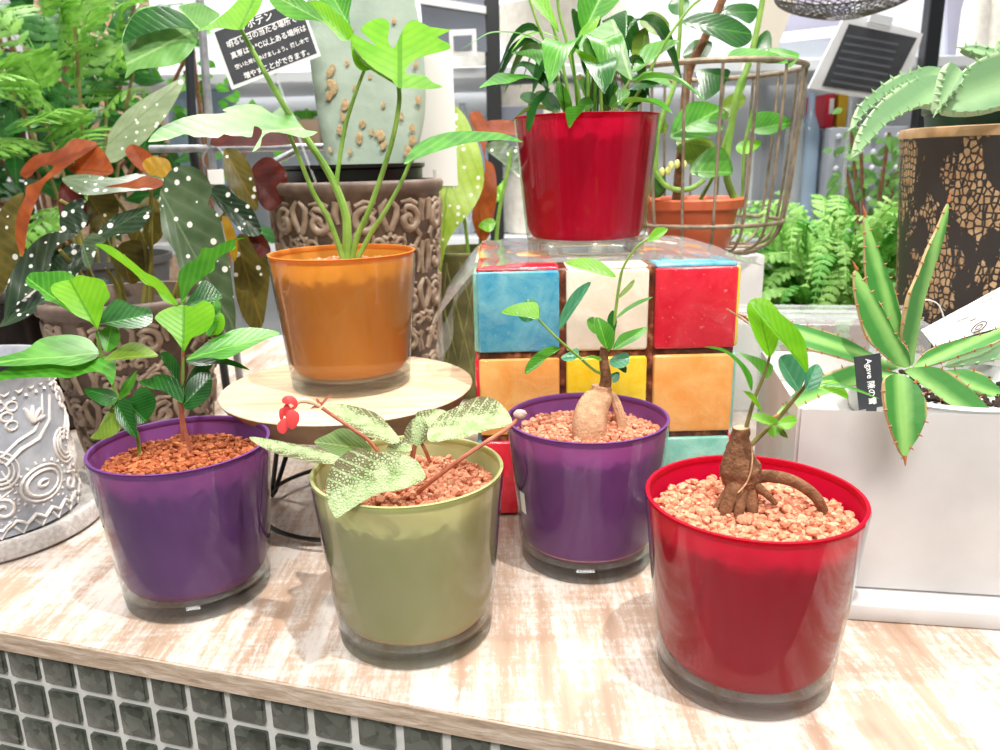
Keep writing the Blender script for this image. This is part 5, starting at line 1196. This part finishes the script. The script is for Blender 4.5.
def cone(name, label, px, y_, z_, rt, rb, h, mat, cat='plant pot', group=None, kids=()):
    x = at(px, 66, y_).x; t_ = thing(name, label, cat, (x, y_, z_), group)
    G().lathe([(rb * .95, 0), (rb, .003), (rt, h - .003), (rt, h), (rt - .008, h), (rt - .012, h - .02), (.001, h - .02)], (x, y_, z_), 48, cap0=True).build('body', mat, t_); return t_, x
t_, x = cone('stone_pot', 'large cream stone pot on the shelf behind the red-potted peace lily', 562, 1.98, z1, .165, .115, .135, M_cream)
for a in range(6): rleaf(t_, [(545 + a * 6, 14, 1.95), (538 + a * 9, -20, 1.95), (530 + a * 14, -50, 1.94)], .03, L_mid, .5)
t_, x = cone('labelled_pot', 'cream pot with a slate label on the shelf left of the top red pot', 536, 1.93, z2, .10, .085, .33, M_cream)
sg2 = G().box((x - .04, 1.825, z2 + .22), (.10, .004, .13), 0, .002, 1).build('label', M_slate, t_, smooth=False)
for i in range(4): G().box((x - .04 + random.uniform(-.006, .006), 1.8222, z2 + .25 - i * .018), (.07, .001, .005), 0).build('print', M_shelf, t_, smooth=False)
t_, x = cone('stoneware_bowl', 'small beige stoneware bowl on the far shelf beside the black post', 470, 1.93, z1, .05, .035, .07, M_cream)
def panel(name, label, cat, c4, y_, mat, th=.006, group=None):
    q = [at(a, b_, y_) for a, b_ in c4]; t_ = thing(name, label, cat, (q[0] + q[1]) / 2, group); quad(G(), q, Vector((0, th, 0))).build('panel', mat, t_, smooth=False); return t_
p_ = panel('slate_sign', 'slate grey board under a white rail at the top, right of the cactus', 'board', [(424, 48), (487, 52), (484, 0), (420, -4)], 1.78, M_slate)
quad(G(), [at(a, b_, 1.775) for a, b_ in ((414, 3), (486, 14), (486, 7), (414, -5))], Vector((0, .008, 0))).build('rail', M_white, p_, smooth=False)
p_ = panel('framed_label', 'small white-framed grey label on the far shelf left of the peace lily', 'sign', [(450, 56), (477, 55), (476, 29), (449, 30)], 1.76, M_white, .003)
quad(G(), [at(a, b_, 1.754) for a, b_ in ((454, 51), (472, 50), (472, 35), (453, 36))], Vector((0, .001, 0))).build('print_area', M_slate, p_, smooth=False)
# bottles with sparkle on the far shelves
M_bot = n = None
def bottle(name, label, px, y_, z_, r, h, mat, group=None):
    x = at(px, 100, y_).x; t_ = thing(name, label, 'bottle', (x, y_, z_), group)
    G().lathe([(r * .9, 0), (r, .006), (r, h * .68), (r * .85, h * .76), (r * .35, h * .86), (r * .33, h), (r * .4, h)], (x, y_, z_), 32, cap0=True, cap1=True).build('bottle', mat, t_)
M_gbot = simple('frosted_glass', '#dfe6ea', .12, Transmission_Weight=.6)
M_bbot = simple('pale_blue_glass', '#bcd3ec', .1, Transmission_Weight=.4)
for px, h, m_ in ((462, .30, M_gbot), (482, .27, M_bbot), (448, .26, M_gbot)):
    bottle('glass_bottle', {462: 'frosted glass bottle on the lower far shelf, middle of three left of the red pot', 482: 'pale blue glass bottle on the lower far shelf, nearest the black post', 448: 'frosted glass bottle on the lower far shelf just right of the white card'}[px], px, 1.93, z2, .022 if px != 482 else .026, h, m_)
for px, h, m_, lb_ in ((284, .22, M_cream, 'beige vase on the far shelf seen under the handwritten sign'), (208 + 14, .34, M_bbot, 'pale blue jar on the far shelf left of the handwritten sign'), (180, .36, M_bbot, 'tall pale blue jar on the far shelf behind the frame post')):
    x = at(px, 100, 1.95).x; t_ = thing('jar', lb_, 'jar', (x, 1.95, z2)); r = .035
    G().lathe([(r * .8, 0), (r, .01), (r * 1.1, h * .5), (r * .8, h * .85), (r * .9, h), (r * .8, h), (r * .7, h * .9), (.001, h * .9)], (x, 1.95, z2), 32, cap0=True).build('body', m_, t_)
for px, lb_ in ((307, 'small plant in a tan cube pot under the handwritten sign'),):
    x = at(px, 100, 1.9).x; zb = zrow(px, 148, 1.9); t_ = thing('potted_succulent', lb_, 'potted plant', (x, 1.9, z2))
    t_.location.z = zb; bx_ = thing('storage_box', 'slate grey box on the far shelf under the small tan-potted plant', 'box', (x, 1.9, z2))
    G().box((x, 1.9, (z2 + zb) / 2), (.12, .1, max(.02, zb - z2)), 0, .003, 1).build('box', M_slate, bx_, smooth=30)
    G().box((x, 1.9, zb + .032), (.06, .06, .062), 0, .005, 2).build('pot', simple('tan_pot', '#a58d78', .7), t_, smooth=30)
    for k in range(7): rleaf(t_, [(px, 122, 1.9), (px + (k - 3) * 3, 114, 1.9), (px + (k - 3) * 6, 108 + abs(k - 3) * 3, 1.9)], .02, L_green, .5)
# right side: clipboard sign, books, bottles, basket, panels
M_dim = simple('faint_print', '#55585f', .6)
_clip = p_ = panel('clipboard_sign', 'black card on a white clipboard above the pale agave leaves', 'sign', [(808, 88), (900, 104), (922, 34), (846, 12)], 1.66, simple('clipboard_white', '#e6e7e9', .4), .004)
quad(G(), [at(a, b_, 1.652) for a, b_ in ((822, 86), (888, 95), (917, 38), (849, 24))], Vector((0, .0008, 0))).build('card', M_card_b, p_, smooth=False)
for i in range(7):
    a, b_ = at(846 - i * 2.6, 37 + i * 7.5, 1.6500), at(846 - i * 2.6 + 52, 37 + i * 7.5 + 9, 1.6500); q = (b_ - a).normalized()
    quad(G(), [a, b_, b_ + Vector((.001, 0, .005)), a + Vector((.001, 0, .005))], Vector((0, .0003, 0))).build('print', M_dim, p_, smooth=False)
quad(G(), [at(a, b_, 1.647) for a, b_ in ((868, 22), (890, 27), (893, 18), (871, 13))], Vector((0, .004, 0))).build('clip', M_shelf, p_, smooth=False)
p_ = panel('lavender_panel', 'lavender grey backboard at the top right of centre', 'board', [(770, 40), (850, 40), (850, -14), (770, -14)], 2.16, M_lav)
quad(G(), [at(a, b_, 2.13) for a, b_ in ((782, 42), (842, 36), (842, 26), (782, 33))], Vector((0, .01, 0))).build('rail', M_white, p_, smooth=False, label='white rail')
p_ = panel('cream_board', 'slanted cream board behind the basket vine, top right of centre', 'board', [(742, 70), (776, 52), (800, -14), (768, -14)], 1.70, simple('cream_card', '#efe6d6', .6), .004); _a = at(758, 62, 1.708); G().tube([_a, Vector((_a.x, 1.708, -.06))], .004, 8).build('stick', M_acryl, p_)
for i, (a, m_, lb_) in enumerate(((828, simple('red_spine', '#d8263c', .5), 'thin red and white book on the far shelf under the clipboard'), (841, simple('yellow_spine', '#ecb92a', .5), 'yellow book on the far shelf under the clipboard'))):
    x = at(a, 110, 1.9).x; zb = zrow(a, 128, 1.9); zt = zrow(a, 94, 1.9); t_ = thing('book', lb_, 'book', (x, 1.9, zb))
    G().box((x, 1.95, (zb + zt) / 2), (.022, .12, zt - zb), 0, .002, 1).build('cover', m_, t_, smooth=30)
    if i == 0: G().box((x + .003, 1.889, (zb + zt) / 2 + .01), (.010, .002, (zt - zb) * .45), 0).build('label', M_white, t_, smooth=False)
zb = zrow(850, 128, 1.9)
bx = thing('storage_bin', 'grey perforated storage bin on the far shelf under the books', 'bin', (at(850, 128, 1.92).x, 1.92, z2))
x0, x1 = at(818, 128, 1.9).x, at(905, 128, 1.9).x; G().box(((x0 + x1) / 2, 1.93, (zb + z2) / 2), (x1 - x0, .2, zb - z2), 0, .006, 2).build('bin', simple('grey_plastic', '#9a9fa8', .5), bx, smooth=30)
g = G()
for i in range(7):
    for j in range(6): g.blob((x0 + .02 + i * (x1 - x0 - .04) / 6, 1.829, z2 + .03 + j * (zb - z2 - .05) / 5), .007, 1)
g.build('studs', M_shelf, bx, kind='stuff')
for px, m_, lb_ in ((798, M_gbot, 'tall clear glass bottle on the far shelf right of the wire basket'), (812, M_bbot, 'pale blue bottle on the far shelf left of the grey bin'), (868, M_gbot, 'clear bottle standing on the grey bin, nearest the books'), (886, M_gbot, 'clear bottle standing on the grey bin, far from the books')):
    bottle('glass_bottle', lb_, px, 1.88 if px < 820 else 1.92, z2 if px < 820 else zb, .024, .30 if px < 820 else .14, m_)
_a = at(852, 92, 1.668); G().tube([_a, Vector((_a.x, 1.668, -.06))], .004, 8).build('stick', M_acryl, _clip)
# white trumpet pots / succulents, far right shelf
for px, lb_ in ((965, 'slim cream figure-topped bottle at the far right, nearest the black post'), (985, 'slim cream bottle at the far right edge')):
    bottle('ceramic_bottle', lb_, px, 1.95, z1 - .09, .03, .30, M_cream)
p_ = panel('grey_backboard', 'dark lavender board right of the black post at the top right', 'board', [(946, 90), (968, 90), (968, -14), (946, -14)], 2.1, M_lav)
# wire mesh tray at the very top
ms = thing('wire_mesh_bowl', 'dark wire mesh bowl hanging at the top edge above the clipboard', 'basket', at(846, 0, 1.35))
c = at(846, -6, 1.35); M_dwire = simple('dark_wire', '#54504c', .4, Metallic=.5)
def mb(a, v): r = .108 * (1 - v ** 2.2 * .75); return Vector((c.x + r * cos(a), c.y + r * sin(a), c.z - .038 * v + .004))
G().tube([mb(k * 2 * pi / 48, 0) for k in range(48)], .0022, 6, closed=True).build('rim', M_dwire, ms); g = G()
for k in range(36):
    for s_ in (1, -1): g.tube([mb(k * 2 * pi / 36 + s_ * v * 1.1, v) for v in [i / 10 for i in range(11)]], .0010, 4)
g.build('mesh', M_dwire, ms)
for a in (.4, 2.5, 4.6): G().tube([mb(a, 0), Vector((c.x, c.y, c.z + .3))], .001, 5).build('hanging_wire', M_dwire, ms)
# cork-bark planter upper left, foliage at mid right
t_ = thing('bark_trunk', 'rough tan bark trunk rising at the top left behind the divided leaves', 'trunk', (-1.09, 2.3, -.9))
g = G().tube([(-1.09 + .03 * sin(i), 2.3, -.9 + i * .22) for i in range(9)], [.17 + .012 * sin(i * 2.1) for i in range(9)], 40)
g.v = [v + Vector((random.uniform(-1, 1), random.uniform(-1, 1), 0)) * .004 for v in g.v]; g.build('trunk', noisy('rough_tan_bark', '#b08a6d', '#dcbfa2', 25, .9, .01), t_, smooth=80)
for (nm, lb_, px, y_, rr_, mm, cnt, zz, sd_) in (('leafy_shrub', 'dark leafy shrub low behind the aralia at the left edge', 40, 1.70, .30, L_dark, 260, .42, 1), ('silvery_plant', 'silvery small-leaved plant behind the pale agave leaves', 880, 1.69, .12, L_pale, 150, .26, 2), ('hanging_vine', 'dark small-leaved climber behind the metal frame post', 205, 1.70, .14, L_green, 60, .46, 3)):
    x = at(px, 150, y_).x; t_ = thing(nm, lb_, 'plant', (x, y_, 0)); rnd = random.Random(sd_); g = G(); uv = {}; st = G()
    for k in range(cnt):
        d = Vector((rnd.gauss(0, .5), max(-.35, min(.35, rnd.gauss(0, .2))), rnd.gauss(0, .5))) * rr_; p = Vector((x, y_, zz)) + d; a = rnd.uniform(0, 6.3)
        l = rr_ * rnd.uniform(.16, .28); dr = Vector((cos(a), rnd.uniform(-.5, .5), sin(a) * .7)).normalized(); sd = dr.cross(Vector((0, -1, .4))).normalized(); o = len(g.v)
        for s2, w in ((0, .05), (.3, .9), (.6, .8), (1, .03)):
            for u in (1, 0, -1): uv[len(g.v)] = (u * w, s2); g.v.append(p + dr * l * s2 + sd * u * w * l * .3 + Vector((0, 0, -.2 * l * s2 * s2)))
        for i in range(3): b0 = o + i * 3; g.f += [(b0, b0 + 1, b0 + 4, b0 + 3), (b0 + 1, b0 + 2, b0 + 5, b0 + 4)]
        if k % 12 == 0: st.tube([Vector((x + rnd.uniform(-.03, .03), y_, -.06)), Vector((x + d.x * .4, y_ + d.y * .4, zz * .6)), p], .004, 5)
    g.uv = uv; g.build('foliage', mm, t_, smooth=60); st.build('stems', M_bark, t_)
rb_ = thing('rear_bench', 'low pale bench behind the counter carrying background plants', 'bench', (0, 1.75, -.93))
G().box((0.1, 1.70, -.08), (2.9, .16, .04), 0, .003, 1).build('bench_top', M_shelf, rb_, smooth=30)
for x in (-1.2, 0, 1.4):
    G().box((x, 1.70, -.5), (.04, .14, .80), 0, .003, 1).build('leg', M_shelf, rb_, smooth=30)
